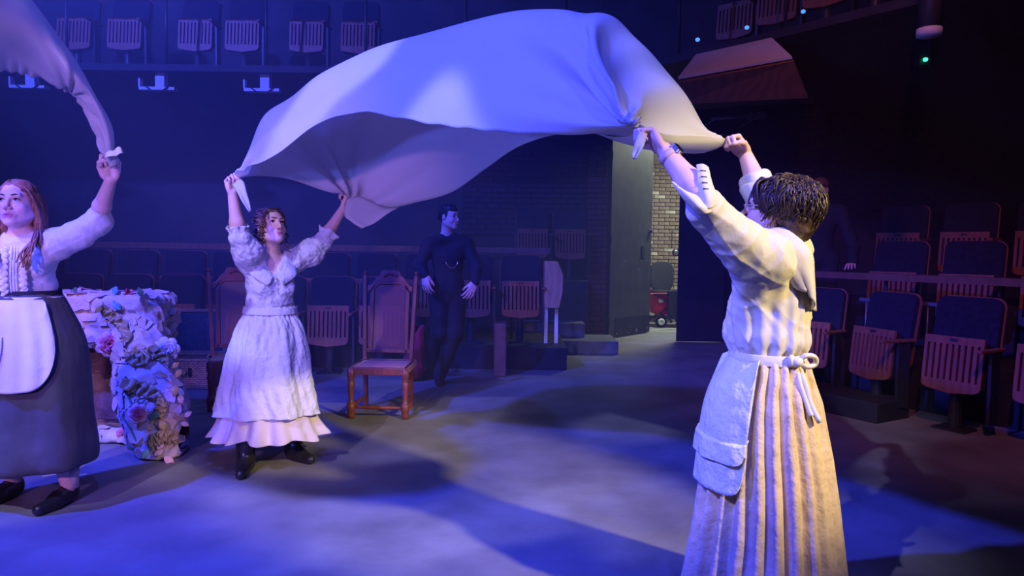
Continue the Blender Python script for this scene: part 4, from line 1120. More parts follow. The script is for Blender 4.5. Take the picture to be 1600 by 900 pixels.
skirt('apron_tie', [(wz+.012, wx, wy, .122, .145), (wz-.006, wx, wy, .127, .15), (wz-.024, wx, wy, .127, .15)], ((3, 6), 2, 0), ([0, 1], [.002, .003]), M['blouse1'], rw, 3, nz=10)
bw = MB()
def ribbon(mb, pts, w, th=.004):
    q = catmull(pts, 16)
    for p0, p1 in zip(q[:-1], q[1:]): mb.bar(tuple(p0), tuple(p1), th, w, up=(0, .3, 1))
bw.tube([tuple(p) for p in catmull([U(1246, 566, 2.36), U(1258, 556, 2.34), U(1273, 558, 2.35), U(1274, 569, 2.36), U(1262, 573, 2.35), U(1247, 568, 2.36)], 24)], .009, 6)
bw.tube([tuple(p) for p in catmull([U(1246, 566, 2.36), U(1236, 558, 2.34), U(1238, 570, 2.34), U(1247, 567, 2.35)], 14)], .009, 6)
bw.lathe([(.006, -.016), (.018, -.01), (.02, 0), (.018, .01), (.006, .016)], 10, Matrix.Translation(U(1246, 566, 2.34)))
wlink('apron_bow', bw.mesh('apron_bow'), M['blouse1'], rw)
bt = MB(); bt.tube([tuple(p) for p in catmull([U(1247, 570, 2.36), U(1258, 600, 2.34), U(1266, 630, 2.33), U(1281, 660, 2.32)], 14)], [.01]*14, 6)
bt.tube([tuple(p) for p in catmull([U(1245, 572, 2.36), U(1250, 600, 2.335), U(1262, 636, 2.325), U(1268, 650, 2.32)], 14)], [.008]*14, 6)
wlink('tie_end', bt.mesh('tie_end'), M['blouse1'], rw)
# wrist watch
ax = (wL-eL).normalized(); c = eL*.16+wL*.84
wo = wlink('watch_strap', MB().tube([tuple(c-ax*.012), tuple(c+ax*.012)], .0335, 24).mesh('watch_strap'), M['watchband'], rw)
up_ = (Vector((.62, -.45, .62))-ax*Vector((.62, -.45, .62)).dot(ax)).normalized(); si = ax.cross(up_)
Mw = Matrix(((si.x, ax.x, up_.x, c.x), (si.y, ax.y, up_.y, c.y), (si.z, ax.z, up_.z, c.z), (0, 0, 0, 1)))
mb = MB().prism(rrect(.034, .040, .009), -.0, .012, Mw @ Matrix.Translation((0, 0, .031)) @ Matrix.Rotation(PI/2, 4, 'X'))
link('watch_case', mb.mesh('watch_case'), M['silver'], wo)
mb = MB().prism(rrect(.029, .035, .007), -.0, .003, Mw @ Matrix.Translation((0, 0, .0415)) @ Matrix.Rotation(PI/2, 4, 'X'))
link('watch_face', mb.mesh('watch_face'), M['glass'], wo)
# spectacles
sp = MB()
for sx in (-1, 1):
    ring = [P(sx*.033+.024*math.cos(t), .098-.008*abs(math.cos(t))*(1 if sx*math.cos(t) > 0 else 0), .002+.019*math.sin(t)) for t in np.linspace(0, 2*PI, 22)]
    sp.tube([tuple(p) for p in ring], .0021, 6, False)
    sp.tube([tuple(P(sx*.057, .09, .008)), tuple(P(sx*.074, .05, .012)), tuple(P(sx*.078, -.01, .01))], .0021, 6)
sp.tube([tuple(P(-.01, .1, .005)), tuple(P(0, .105, .009)), tuple(P(.01, .1, .005))], .0021, 6)
wlink('spectacles', sp.mesh('spectacles'), M['frame'], rw)
# thick wavy bob
lo, hi = bounds([hd], .24); v = Vol(lo, hi, .005)
v.ell(P(0, -.035, .045), (.094, .108, .088), Rh, .01); v.ell(P(0, -.08, -.02), (.086, .074, .09), Rh, .04)
v.ell(P(0, .04, .075), (.06, .05, .036), Rh, .03)
for sx in (-1, 1): v.ell(P(sx*.072, .012, .025), (.022, .04, .045), Rh, .025)
v.ell(P(0, .11, -.045), (.08, .075, .075), Rh, .012, True)
V, me = v.mesh('hair', wrinkle([(.006, 50, 90), (.004, 110, 170)], 4)); hb = wlink('hair', me, M['hairdark'], rw)
mb = MB(); rng = random.Random(11)
for q in range(1000):
    th = rng.uniform(-.75, PI+.75)                               # th: 0 = right side, pi/2 = back
    cx, cy = math.cos(th), -math.sin(th)
    r = rng.uniform
    def S(b, extra=0):                                            # point on the hair mass at polar angle b from crown
        return (cx*(.096+extra)*math.sin(b), -.04+cy*(.115+extra)*math.sin(b), .045+(.092+extra)*math.cos(b))
    b0 = r(.03, 1.2); pts = []
    wv = r(.003, .011); ph = r(0, 6.3); L = r(.6, 1.5); ex = r(.002, .02)
    for i in range(12):
        t = i/11; b = b0+t*L; x, y, z = S(min(b, 1.8), .003+ex*t)
        if b > 1.8: z -= (b-1.8)*.1; x *= 1-.25*(b-1.8); y += .03*(b-1.8)
        if y > .03 and z < .02+.4*max(0, y-.03): break
        x += wv*math.sin(ph+10*t)*abs(cy); y += wv*math.sin(ph+10*t)*abs(cx); z += wv*.5*math.cos(ph+9*t)
        pts.append(P(x, y, z))
    if len(pts) > 4:
        n = len(pts); mb.tube([tuple(p) for p in pts], [.001+.0026*math.sin(PI*(.12+.86*i/(n-1))) for i in range(n)], 5)
for q in range(90):                                              # fringe sweeping over the brow and temple
    sx = rng.choice((-1, 1)); r = rng.uniform; x0 = r(.0, .06)
    lock(mb, [P(sx*x0*.5, .0, .128), P(sx*(x0*.9), .065, .098), P(sx*(x0+.012), .088-.03*x0/.06, .055), P(sx*(x0+.022), .082-.045*x0/.06+r(-.01, .006), .012+r(-.01, .012))], r(.003, .005), 5)
o = link('wavy_locks', mb.mesh('wavy_locks'), M['hairdark'], hb, True); o['kind'] = 'stuff'

# ============ man in black beside the chair
fA = G(683, 600); fB = G(668, 588); D0 = 6.95
base = (fA+fB)/2
pm = empty('person', base, 0, 'man in black clothes with a neck chain standing behind the cane chair, looking right', 'person')
W = U(700, 436, 6.9); Rt, T = torso_frame(W, (.35, -.93))
neck = U(697, 366, 6.9); hd = U(702, 339, 6.87)
sR = U(670, 383, 6.85); sL = U(728, 380, 6.95); eR = U(655, 414, 6.8); wR = U(664, 430, 6.66); eL = U(744, 416, 6.9); wL = U(742, 442, 6.72)
Rh = frame((.86, -.5, -.04)); hs = 1.0
aR = Vector((fB.x+.03, fB.y+.04, .1)); aL = Vector((fA.x+.02, fA.y+.05, .1))
toeR = Vector((fB.x-.02, fB.y-.14, .03)); toeL = Vector((fA.x+.03, fA.y-.13, .03))
kA = Vector(T(-.06, .06, -.52)); kB = Vector(T(.09, .03, -.52))
lo, hi = bounds([hd, wR, wL, fA, fB, W], .19); v = Vol(lo, hi, .006)
body_core(v, T, neck, sR, sL, False, Rm=Rt, wide=1.15)
P = head(v, hd, Rh, s=hs, neck=neck); arm(v, sR, eR, wR, (.055, .045, .042, .03)); arm(v, sL, eL, wL, (.055, .045, .042, .03))
hand(v, wR, (.15, -.3, -.95), (.4, .8, -.2), (.35, .45, .3), (.2, .3), 1, 1.1, spread=.12); hand(v, wL, (-.35, -.3, -.75), (-.5, .8, -.2), (.35, .5, .35), (.2, .3), -1, 1.1, spread=.12)
leg(v, T(.09, 0, -.14), kB, aR, toeR); leg(v, T(-.09, 0, -.14), kA, aL, toeL)
V, me = v.mesh('body'); tint(me, face_tint(V, hd, Rh, hs, (.78, .5, .42), (.55, .25, .24), (.8, .45, .38))); wlink('body', me, M['skin'], pm)
add_eyes(pm, P, Rh, (0, 1, -.1), (.08, .05, .04), s=hs)
v = Vol(lo, hi, .008)
body_core(v, T, neck, sR, sL, False, g=.016, Rm=Rt, wide=1.15, down=False); v.ell(T(0, 0, -.06), (.165, .125, .13), Rt, .04)
for s_, e_, w_ in ((sR, eR, wR), (sL, eL, wL)): arm(v, s_, e_, a(e_, w_, .97), (.072, .062, .055, .044))
v.cap(np.array(tuple(neck))+np.array((0, 0, .03)), np.array(tuple(neck))+np.array((0, 0, .2)), .062, .08, .005, True)
V, me = v.mesh('shirt', wrinkle([(.006, 16, 34)], 5)); wlink('shirt', me, M['blackcloth'], pm)
v = Vol(lo, hi, .008); v.ell(T(0, -.005, -.13), (.17, .13, .13), Rt, .03)
for hp, kn, an in ((T(.09, 0, -.14), kB, aR), (T(-.09, 0, -.14), kA, aL)):
    v.cap(hp, kn, .105, .082, .03); v.cap(kn, np.array(tuple(an))+np.array((0, 0, -.02)), .082, .068, .03)
V, me = v.mesh('trousers', wrinkle([(.006, 16, 34)], 6)); wlink('trousers', me, M['blackcloth'], pm)
shoe('shoe', pm, aR, Vector((fB.x+.02, fB.y+.06, 0)), toeR, M['leather']); shoe('shoe', pm, aL, Vector((fA.x+.01, fA.y+.07, 0)), toeL, M['leather'])
ch = MB().tube([tuple(p) for p in catmull([T(.06, .125, .17), T(.03, .135, .125), T(-.01, .137, .11), T(-.05, .13, .14), T(-.065, .12, .18)], 18)], .004, 5)
wlink('neck_chain', ch.mesh('neck_chain'), M['silver'], pm)
lo, hi = bounds([hd], .18); v = Vol(lo, hi, .005)
v.ell(P(0, -.022, .045), (.081, .094, .082), Rh, .01); v.ell(P(0, .035, .085), (.06, .055, .035), Rh, .02); v.ell(P(0, -.07, -.0), (.066, .045, .06), Rh, .02)
v.ell(P(0, .105, -.03), (.075, .07, .075), Rh, .01, True)
V, me = v.mesh('hair', wrinkle([(.007, 60, 120)], 5)); wlink('hair', me, M['hairblack'], pm)

# ============ figure standing in the dark behind the right-hand rail
bz = .45; bx = Vector((3.36, 7.32, bz))
pu = empty('person', bx, 0, 'shadowy person in dark clothes and cap behind right-hand rail, one hand on it', 'person')
hd = U(1281, 297, 7.3); W = Vector((hd.x+.03, 7.3, bz+.98)); Rt, T = torso_frame(W, (-.5, -.87)); neck = Vector((hd.x+.01, 7.32, hd.z-.13))
sR = Vector(T(.17, 0, .33)); sL = Vector(T(-.17, 0, .33)); wL = U(1332, 415, 6.78); eL = (sL+wL)/2+Vector((.08, .0, -.1)); eR = Vector(T(.24, .02, .08)); wR = Vector(T(.2, .12, -.12))
Rh = frame((-.6, -.78, -.1))
lo, hi = bounds([hd, wR, wL, W, (bx.x, bx.y, bz), U(1322, 420, 6.7)], .2); v = Vol(lo, hi, .007)
body_core(v, T, neck, sR, sL, False, Rm=Rt); P = head(v, hd, Rh, neck=neck); arm(v, sR, eR, wR); arm(v, sL, eL, wL)
hand(v, wL, (-.45, -.7, .1), (0, 0, -1), (.3, .5, .4), (.2, .3), -1, 1.05, spread=.1); hand(v, wR, (0, -.2, -1), (-1, 0, 0), (.4, .5, .4), (.2, .3), 1)
for sx in (-1, 1): leg(v, T(sx*.09, 0, -.16), T(sx*.09, .03, -.5), T(sx*.1, 0, -.88), T(sx*.1, .13, -.95))
V, me = v.mesh('body'); tint(me, face_tint(V, hd, Rh, 1, (.78, .46, .38), (.55, .25, .24), (.8, .45, .38))); wlink('body', me, M['skin'], pu)
add_eyes(pu, P, Rh, (0, 1, 0), (.08, .05, .04))
v = Vol(lo, hi, .009); body_core(v, T, neck, sR, sL, False, g=.018, Rm=Rt)
for s_, e_, w_ in ((sR, eR, wR), (sL, eL, wL)): arm(v, s_, e_, a(e_, w_, .95), (.07, .06, .052, .042))
v.cap(np.array(tuple(neck))+np.array((0, 0, .02)), np.array(tuple(neck))+np.array((0, 0, .2)), .062, .08, .005, True)
for sx in (-1, 1): v.cap(T(sx*.09, 0, -.16), T(sx*.09, .03, -.5), .1, .08, .03); v.cap(T(sx*.09, .03, -.5), T(sx*.1, 0, -.9), .08, .065, .03)
V, me = v.mesh('dark_clothes', wrinkle([(.006, 16, 34)], 5)); wlink('dark_clothes', me, M['blackcloth'], pu)
lo, hi = bounds([hd], .2); v = Vol(lo, hi, .006); v.ell(P(0, -.015, .06), (.085, .1, .072), Rh, .01); v.ell(P(0, .1, .055), (.065, .065, .01), Rh, .01)
v.ell(P(0, -.02, -.03), (.2, .2, .06), Rh, .01, True)
V, me = v.mesh('cap'); wlink('cap', me, M['darkwood'], pu)
for sx in (-1, 1): shoe_c = None

# ------------------------------------------------------------------ carved cane chairs
def make_cane_chair(loc, rz, label, pad):
    c = empty('cane_chair', loc, rz, label, 'chair', 'carved cane-back chairs')
    O = M['oak']
    turned = [(.012, 0), (.026, .004), (.03, .03), (.026, .055), (.034, .062), (.034, .115), (.024, .12), (.019, .15), (.025, .24), (.029, .285), (.02, .292), (.031, .302), (.02, .314), (.031, .325), (.031, .395)]
    for sx in (-1, 1):
        MB().lathe(turned, 16, Matrix.Translation((sx*.212, -.205, 0))).build('front_leg', O, c, True)
        post = MB().bar((sx*.19, .2, 0), (sx*.19, .17, .42), .036, .042, up=(0, 1, 0)).bar((sx*.19, .17, .40), (sx*.215, .27, 1.09), .034, .042, up=(0, 1, 0))
        p = post.build('back_post', O, c, bevel=.005)
        MB().lathe([(.018, 0), (.02, .006), (.01, .012), (.013, .018), (.019, .028), (.016, .04), (.005, .048)], 12, Matrix.Translation((sx*.215, .27, 1.09))).build('finial', O, p, True)
        MB().bar((sx*.205, -.2, .095), (sx*.19, .19, .095), .024, .03).build('side_stretcher', O, c, bevel=.004)
    MB().tube([(-.2, -.2, .085), (-.15, -.2, .085), (-.09, -.2, .085), (-.03, -.2, .085), (0, -.2, .085), (.03, -.2, .085), (.09, -.2, .085), (.15, -.2, .085), (.2, -.2, .085)], [.010, .011, .014, .017, .013, .017, .014, .011, .010], 10).build('front_stretcher', O, c, True)
    MB().box((-.215, -.228, .345), (.215, -.19, .4)).box((-.205, .155, .345), (.205, .19, .4)).box((-.226, -.2, .345), (-.195, .17, .4)).box((.195, -.2, .345), (.226, .17, .4)).build('seat_rail', O, c, bevel=.004)
    s = MB().prism(rrect(.47, .46, .03, 4, 0, -.02), 0, .052, Matrix.Translation((0, 0, .40)) @ Matrix.Rotation(PI/2, 4, 'X')@Matrix.Rotation(PI, 4, 'Z'))
    so = s.build('seat_pad', pad, c, bevel=.018)
    # the back leans with the posts
    B = Matrix.Translation((0, .17, .40)) @ Matrix.Rotation(math.radians(-8.3), 4, 'X')
    cr = [(-.19, .56), (-.19, .615), (-.165, .625), (-.14, .65), (-.12, .685), (-.09, .705), (-.082, .735), (-.06, .75), (.06, .75), (.082, .735), (.09, .705), (.12, .685), (.14, .65), (.165, .625), (.19, .615), (.19, .56), (.16, .58), (.13, .625), (.09, .655), (-.09, .655), (-.13, .625), (-.16, .58)]
    MB().prism(cr, -.016, .016, B).build('crest_rail', O, c, bevel=.005)
    car = MB()
    for q in range(7):
        x = -.05+.1*q/6; car.lathe([(.002, -.012), (.011, -.004), (.011, .004), (.002, .01)], 8, B @ Matrix.Translation((x, -.018, .70+.018*math.cos((q-3)*.55))) @ Matrix.Rotation(PI/2, 4, 'X'))
    car.build('carving', O, c, True)
    fr = MB()
    fr.prism([(-.165, .06), (-.13, .06), (-.13, .60), (-.165, .56)], -.014, .014, B).prism([(.13, .06), (.165, .06), (.165, .56), (.13, .60)], -.014, .014, B)
    fr.box((-.2, -.014, .06), (.2, .014, .095), B).prism([(-.13, .6), (-.09, .63), (.09, .63), (.13, .6), (.13, .66), (-.13, .66)], -.014, .014, B)
    fr.build('back_frame', O, c, bevel=.004)
    cn = MB()
    for q in range(21): x = -.13+.26*q/20; cn.box((x-.0028, -.003, .09), (x+.0028, .001, .635), B)
    for q in range(42): z = .095+.54*q/41; cn.box((-.135, -.001, z-.0028), (.135, .003, z+.0028), B)
    for q in range(-20, 42, 3):
        z = .095+.54*q/41
        for s_ in (-1, 1):
            z0, z1 = z, z+.27; x0, x1 = -.13*s_, .13*s_
            lo_, hi_ = .095, .635
            if z1 < lo_ or z0 > hi_: continue
            f0 = max(0, (lo_-z0)/.27); f1 = min(1, (hi_-z0)/.27)
            pa = B @ Vector((x0+(x1-x0)*f0, -.003, z0+.27*f0)); pb = B @ Vector((x0+(x1-x0)*f1, -.003, z0+.27*f1)); cn.bar(pa, pb, .004, .002)
    cn.build('cane_panel', M['cane'], c)
    return c
fc = (G(548, 655)+G(637, 653))/2
make_cane_chair((fc.x-.005, fc.y+.205, 0), math.radians(-1.5), 'carved cane-back chair with rust velvet seat, standing clear behind the dress', M['seatpad'])
p = U(372, 600, 5.85)
make_cane_chair((p.x, 5.85, 0), math.radians(24), 'carved cane-back chair with tan seat, half hidden behind the woman in linen dress', M['tanpad'])

# ------------------------------------------------------------------ wicker hamper, lid open
hp = Vector((U(291, 598, 6.6).x, 6.62, 0))
h = empty('picnic_hamper', hp, 0, 'open wicker hamper with dark teal lid lining on the floor behind the paper pedestal', 'hamper')
hw, hd_, hh = .56, .36, .27
bd = MB(); nr = 15
per = []
for x in np.linspace(-hw/2, hw/2, 29): per.append((x, -hd_/2))
for y in np.linspace(-hd_/2, hd_/2, 19)[1:]: per.append((hw/2, y))
for x in np.linspace(hw/2, -hw/2, 29)[1:]: per.append((x, hd_/2))
for y in np.linspace(hd_/2, -hd_/2, 19)[1:]: per.append((-hw/2, y))
def outw(x, y, o): return (x*(1+o/(hw/2)), y*(1+o/(hd_/2)))
for r in range(nr):
    z = .012+(hh-.03)*r/(nr-1)
    pts = [(*outw(x, y, .006*(1 if (i+r) % 2 else -1)), z) for i, (x, y) in enumerate(per)]
    bd.tube(pts, .0092, 5, False)
for i, (x, y) in enumerate(per[::2]): bd.bar((x, y, 0), (x, y, hh-.01), .006)
bo = bd.build('basket_body', M['wicker'], h, True)
MB().box((-hw/2+.012, -hd_/2+.012, 0), (hw/2-.012, hd_/2-.012, .02)).build('basket_floor', M['wicker'], h)
rm = MB(); cs = [(-hw/2, -hd_/2, hh), (hw/2, -hd_/2, hh), (hw/2, hd_/2, hh), (-hw/2, hd_/2, hh), (-hw/2, -hd_/2, hh)]
for q0, q1 in zip(cs[:-1], cs[1:]): rm.tube([q0, q1], .014, 8)
rm.build('rim', M['wicker'], h, True)
MB().tube([(-.08, -hd_/2-.012, .17), (-.075, -hd_/2-.045, .15), (0, -hd_/2-.055, .145), (.075, -hd_/2-.045, .15), (.08, -hd_/2-.012, .17)], .01, 8).build('handle', M['wicker'], h, True)
MB().box((-.03+.13, -hd_/2-.016, .12), (.0+.13, -hd_/2-.006, .2)).build('strap', M['leather'], h)
LB = Matrix.Translation((0, hd_/2, hh)) @ Matrix.Rotation(math.radians(-12), 4, 'X')
ld = MB().box((-hw/2+.01, .012, .03), (hw/2-.01, .03, .42), LB).build('lid_lining', M['lining'], h)
lf = MB()
cs = [(-hw/2, .01, .02), (hw/2, .01, .02), (hw/2, .01, .43), (-hw/2, .01, .43), (-hw/2, .01, .02)]
for q0, q1 in zip(cs[:-1], cs[1:]): lf.bar(LB @ Vector(q0), LB @ Vector(q1), .03, .03)
lf.build('lid_frame', M['wicker'], h, bevel=.006)
lw_ = MB()
for q in range(24): x = -hw/2+.02+(hw-.04)*q/23; lw_.bar(LB @ Vector((x, .008, .03)), LB @ Vector((x, .008, .42)), .004)
for q in range(16): z = .04+.37*q/15; lw_.bar(LB @ Vector((-hw/2, .008, z)), LB @ Vector((hw/2, .008, z)), .005)
lw_.build('lid_weave', M['lining'], h)
for x in (-.16, .16): MB().box((x-.02, .0, -.03), (x+.02, .012, .08), LB).build('hinge_strap', M['leather'], h)

# ------------------------------------------------------------------ paper-covered pedestal with roses
pb = Vector((U(150, 690, 4.8).x, 4.85, 0))
pd = empty('paper_pedestal', pb, 0, 'pedestal of torn lavender-lit paper with a curling trunk, satin garland and roses', 'pedestal')
X0 = U(52, 560, 4.8).x; X1 = U(243, 560, 4.75).x; yf, yb = 4.56, 5.1
ft = G(247, 722)
lo, hi = (X0-.15, 4.0, -.02), (X1+.35, 5.35, 1.15); v = Vol(lo, hi, .012)
xx = np.linspace(X0+.06, X1-.06, 6); 
for z in (.72, .82, .93): 
    for y in np.linspace(yf+.07, yb-.07, 4): v.cap((X0+.06, y, z), (X1-.06, y, z), .07, .07, .02)
for z in np.arange(.08, .8, .1):
    v.cap((X0+.1, yb-.08, z), (X1-.1, yb-.08, z), .08, .08, .03)      # back board
    for y in np.linspace(yf+.07, yb-.07, 3): v.cap((X0+.08, y, z), (X0+.16, y, z), .08, .08, .03)
v.cap((X0+.1, yf+.1, .04), (X1-.1, yf+.1, .04), .06, .06, .03)          # base ledge
tr = [U(228, 500, 4.72), U(222, 545, 4.62), U(231, 590, 4.55), U(243, 640, 4.47), U(250, 690, 4.4), U(252, 716, 4.36)]
v.chain(tr, [.12, .165, .19, .2, .165, .10], .05)
v.g[:] = np.maximum(v.g, (.006-(v.lo[2]+v.h*np.arange(v.n[2])))[None, None, :].astype(np.float32))
V, me = v.mesh('paper_core', wrinkle([(.008, 18, 40), (.005, 50, 90)], 2)); wlink('paper_core', me, M['paper'], pd)
nrm = v.grad(V)
# torn scraps, each its own piece
scr = []
rng = np.random.RandomState(8)
for q in range(10):
    n = 9; ths = np.sort(rng.uniform(0, 2*PI, n)); asp = rng.uniform(.45, 1)
    pts = [(math.cos(t)*rng.uniform(.75, 1.1), math.sin(t)*asp*rng.uniform(.75, 1.1)) for t in ths]
    cur = rng.uniform(.1, .35)
    top = [(x, y, cur*(x*x)*.6+.05) for x, y in pts]; bot = [(x, y, z-.05) for x, y, z in top]
    f = [(2*n, i, (i+1) % n) for i in range(n)]+[(2*n+1, n+(i+1) % n, n+i) for i in range(n)]+[(i, n+i, n+(i+1) % n, (i+1) % n) for i in range(n)]
    for mname in ('paper', 'paper2'):
        m_ = pymesh('paper_scrap', top+bot+[(0, 0, .03), (0, 0, -.02)], f); m_.materials.append(M[mname]); scr.append(m_)
vis = np.where((nrm[:, 1] < .15) & (V[:, 0] > X0+.05) & (V[:, 2] > .03) & ((V[:, 1] < yf+.16) | (V[:, 0] > X1-.1)))[0]
top = np.where((nrm[:, 2] > .7) & (V[:, 2] > .9))[0]
pick = list(rng.choice(vis, 250, False))+list(rng.choice(top, 45, False))
for i in pick:
    tan = V[i, 0] > X1+.02 and rng.rand() < .75
    me = scr[rng.randint(10)*2+(1 if tan or rng.rand() < .1 else 0)]
    o = bpy.data.objects.new('paper_scrap', me); COL.objects.link(o); o.parent = pd
    nn = Vector(nrm[i]); q = nn.to_track_quat('Z', 'Y') @ Quaternion((0, 0, 1), rng.uniform(-.5, .5)+(0 if abs(nn.z) < .6 else rng.uniform(0, 3)))
    q = q @ Quaternion((1, 0, 0), rng.uniform(-.25, .25))
    s = rng.uniform(.03, .075)
    o.location = Vector(V[i])+nn*.004-pd.location; o.rotation_mode = 'QUATERNION'; o.rotation_quaternion = q; o.scale = (s, s, s*.5)
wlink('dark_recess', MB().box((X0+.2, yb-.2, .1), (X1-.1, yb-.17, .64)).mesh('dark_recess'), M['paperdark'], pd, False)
def surf(px, py, guess=4.5, out=.02):                # nearest point of the paper surface along that direction
    r = ray(px, py); o = Vector((0, 0, CAMZ)); best = None
    t = np.linspace(3.9, 5.4, 600); P_ = np.array(tuple(o))+np.array(tuple(r))[None]*t[:, None]
    idx = np.clip(((P_-v.lo)/v.h).round().astype(int), 0, v.n-1); g = v.g[idx[:, 0], idx[:, 1], idx[:, 2]]
    k = np.where(g < .0)[0]
    d = t[k[0]] if len(k) else guess
    return o+r*(d-out)
def ruffle(name, pix, w, m, turns=9, out=.03):
    pts = catmull([tuple(surf(*p, out=out)) for p in pix], 90); n = len(pts); vv = []; k = 10
    for i in range(n):
        t_ = Vector(pts[min(i+1, n-1)]-pts[max(i-1, 0)]).normalized(); nn = Vector((.25, -1, .15)); nn = (nn-t_*nn.dot(t_)).normalized(); s = t_.cross(nn)
        u = i/(n-1); env = min(1, 6*u, 6*(1-u)+.15)
        for j in range(k):
            e = (j/(k-1)-.5)*2
            vv.append(Vector(pts[i])+s*(e*w*env*(1+.25*math.sin(turns*6.28*u)))+nn*(w*.3*env*math.sin(turns*6.28*u+2.6*e+math.sin(turns*2.1*u))+w*.15*math.sin(turns*15*u+e)*env)+t_*(w*.35*math.cos(turns*6.28*u)*e))
    o = wlink(name, npmesh(name, np.array([tuple(p) for p in vv]), grid_faces(n, k)), m, pd)
    md = o.modifiers.new('cloth_thickness', 'SOLIDIFY'); md.thickness = .004
    return o
ruffle('satin_garland', [(160, 474), (164, 486), (176, 496), (188, 506), (196, 522), (194, 540)], .032, M['satin'], 5)
ruffle('satin_garland', [(168, 548), (156, 562), (158, 578), (172, 592), (192, 600), (214, 606), (236, 614), (252, 624)], .04, M['satin'], 11)
ruffle('satin_garland', [(194, 545), (202, 558), (216, 564), (230, 556), (240, 550), (252, 558), (262, 574)], .036, M['satin'], 8)
ruffle('satin_garland', [(226, 692), (238, 690), (250, 684), (264, 682), (276, 690)], .036, M['satin'], 6)
ruffle('satin_garland', [(252, 622), (250, 638), (244, 652)], .03, M['gold'], 4)
def rosette(name, c, r, m, rim=None, par=None):
    ro = empty(name, Vector(c)-pd.location); ro.parent = pd
    nn = (Vector((0, 0, CAMZ))-Vector(c)).normalized(); Q = nn.to_track_quat('Z', 'Y').to_matrix().to_4x4()
    for ring, (rr, n, tilt) in enumerate(((1.0, 7, .35), (.72, 6, .75), (.46, 5, 1.1), (.25, 3, 1.35))):
        for k in range(n):
            an = 2*PI*k/n+ring*.5; vv = []; nu, nw = 7, 7
            for i in range(nu):
                u = i/(nu-1)
                for j in range(nw):
                    w = (j/(nw-1)-.5)*2; wid = 1.25*PI/n*(.35+.65*math.sin(PI*(.15+.6*u)))
                    rad = r*rr*u*(1-.18*w*w); a_ = an+w*wid
                    z = r*(rr*u*math.tan(tilt)*.42+.10*ring+.07*math.sin(3*w+k)*u)-r*.16*u*u*(1 if ring < 2 else 0)
                    vv.append(Q @ Vector((rad*math.cos(a_), rad*math.sin(a_), z)))
            me = npmesh('petal', np.array([tuple(p) for p in vv]), grid_faces(nu, nw))
            o = link('petal', me, rim if (rim and ring == 0) else m, ro, True)
            md = o.modifiers.new('petal_thickness', 'SOLIDIFY'); md.thickness = .003
    return ro
rosette('rose', surf(171, 538, out=.04), .085, M['rose'], M['roserim'])
rosette('rose', surf(215, 646, out=.03), .062, M['rose'], M['roserim'])
rosette('rose', surf(190, 677, out=.0, guess=4.5), .034, M['rose'])
rosette('paper_rose', surf(260, 546, out=.02, guess=4.62), .085, M['whiterose'])
rosette('rose', U(203, 459, 4.75), .03, M['rose'])
def leaf(px, py, ln, ang, m, out=.02):
    c = surf(px, py, out=out); nn = (Vector((0, 0, CAMZ))-c).normalized(); Q = nn.to_track_quat('Z', 'Y').to_matrix()
    R2 = Q @ Matrix.Rotation(ang, 3, 'Z'); vv = []
    for i in range(7):
        u = i/6
        for j in (-1, 0, 1): vv.append(c+R2 @ Vector((ln*u, j*ln*.28*math.sin(PI*min(1, u*.95+.03)), .012*(abs(j)-.3)+.015*math.sin(3*u))))
    o = wlink('leaf', npmesh('leaf', np.array([tuple(p) for p in vv]), grid_faces(7, 3)), m, pd)
    o.modifiers.new('leaf_thickness', 'SOLIDIFY').thickness = .003
rg = random.Random(4)
for px, py, m in ((268, 575, 'gold'), (274, 590, 'gold'), (262, 590, 'gold'), (278, 605, 'paper2'), (272, 620, 'gold'), (284, 632, 'paper2'), (288, 652, 'paper2'), (282, 660, 'paper2'), (250, 655, 'gold'), (205, 560, 'gold'), (160, 478, 'gold'), (198, 690, 'leaf'), (232, 655, 'leaf'), (232, 700, 'teal'), (246, 704, 'roserim'), (240, 712, 'roserim'), (256, 712, 'roserim'), (222, 464, 'leaf'), (232, 462, 'teal'), (176, 470, 'teal')):
    leaf(px, py, rg.uniform(.05, .085), rg.uniform(0, 6.28), M[m])
st = MB()
for pix in (((190, 600), (205, 630), (212, 650)), ((215, 625), (218, 640), (216, 655)), ((160, 560), (152, 590), (148, 606)), ((190, 650), (200, 665), (214, 690)), ((230, 620), (214, 640), (200, 655))):
    st.tube([tuple(p) for p in catmull([tuple(surf(*p, out=.015)) for p in pix], 12)], .006, 5)
wlink('stem', st.mesh('stem'), M['leaf'], pd)['kind'] = 'stuff'
# odds and ends lying on top
tz = 1.005
def on_top(px, py): return U(px, py, 4.72)
arc = [(U(128+38*math.cos(t)+10, 474-14*math.sin(t), 4.62)) for t in np.linspace(.15, PI-.1, 14)]
tag(link('pink_hoop', MB().tube([tuple(p) for p in arc], .012, 8).mesh('pink_hoop'), M['roserim'], None, True), 'pink padded hoop lying on top of the paper pedestal', 'hoop')
for px, w_, m, lab in ((115, .05, 'leaf', 'dark green trinket on the pedestal top, left of the hoop'), (196, .045, 'red', 'small red trinket on the pedestal top beside the red flower'), (178, .06, 'teal', 'pale teal card standing at the pedestal front edge')):
    c = U(px, 466, 4.7); mb = MB()
    T_ = Matrix.Translation((c.x, 4.72, 1.0)) @ Matrix.Rotation(.5+px, 4, 'Z') @ Matrix.Rotation(.3, 4, 'Y')
    mb.prism(rrect(w_, w_*.8, .012, 3, 0, w_*.3), -.006, .006, T_)
    tag(mb.build('trinket', M[m], None, bevel=.002), lab, 'trinket')

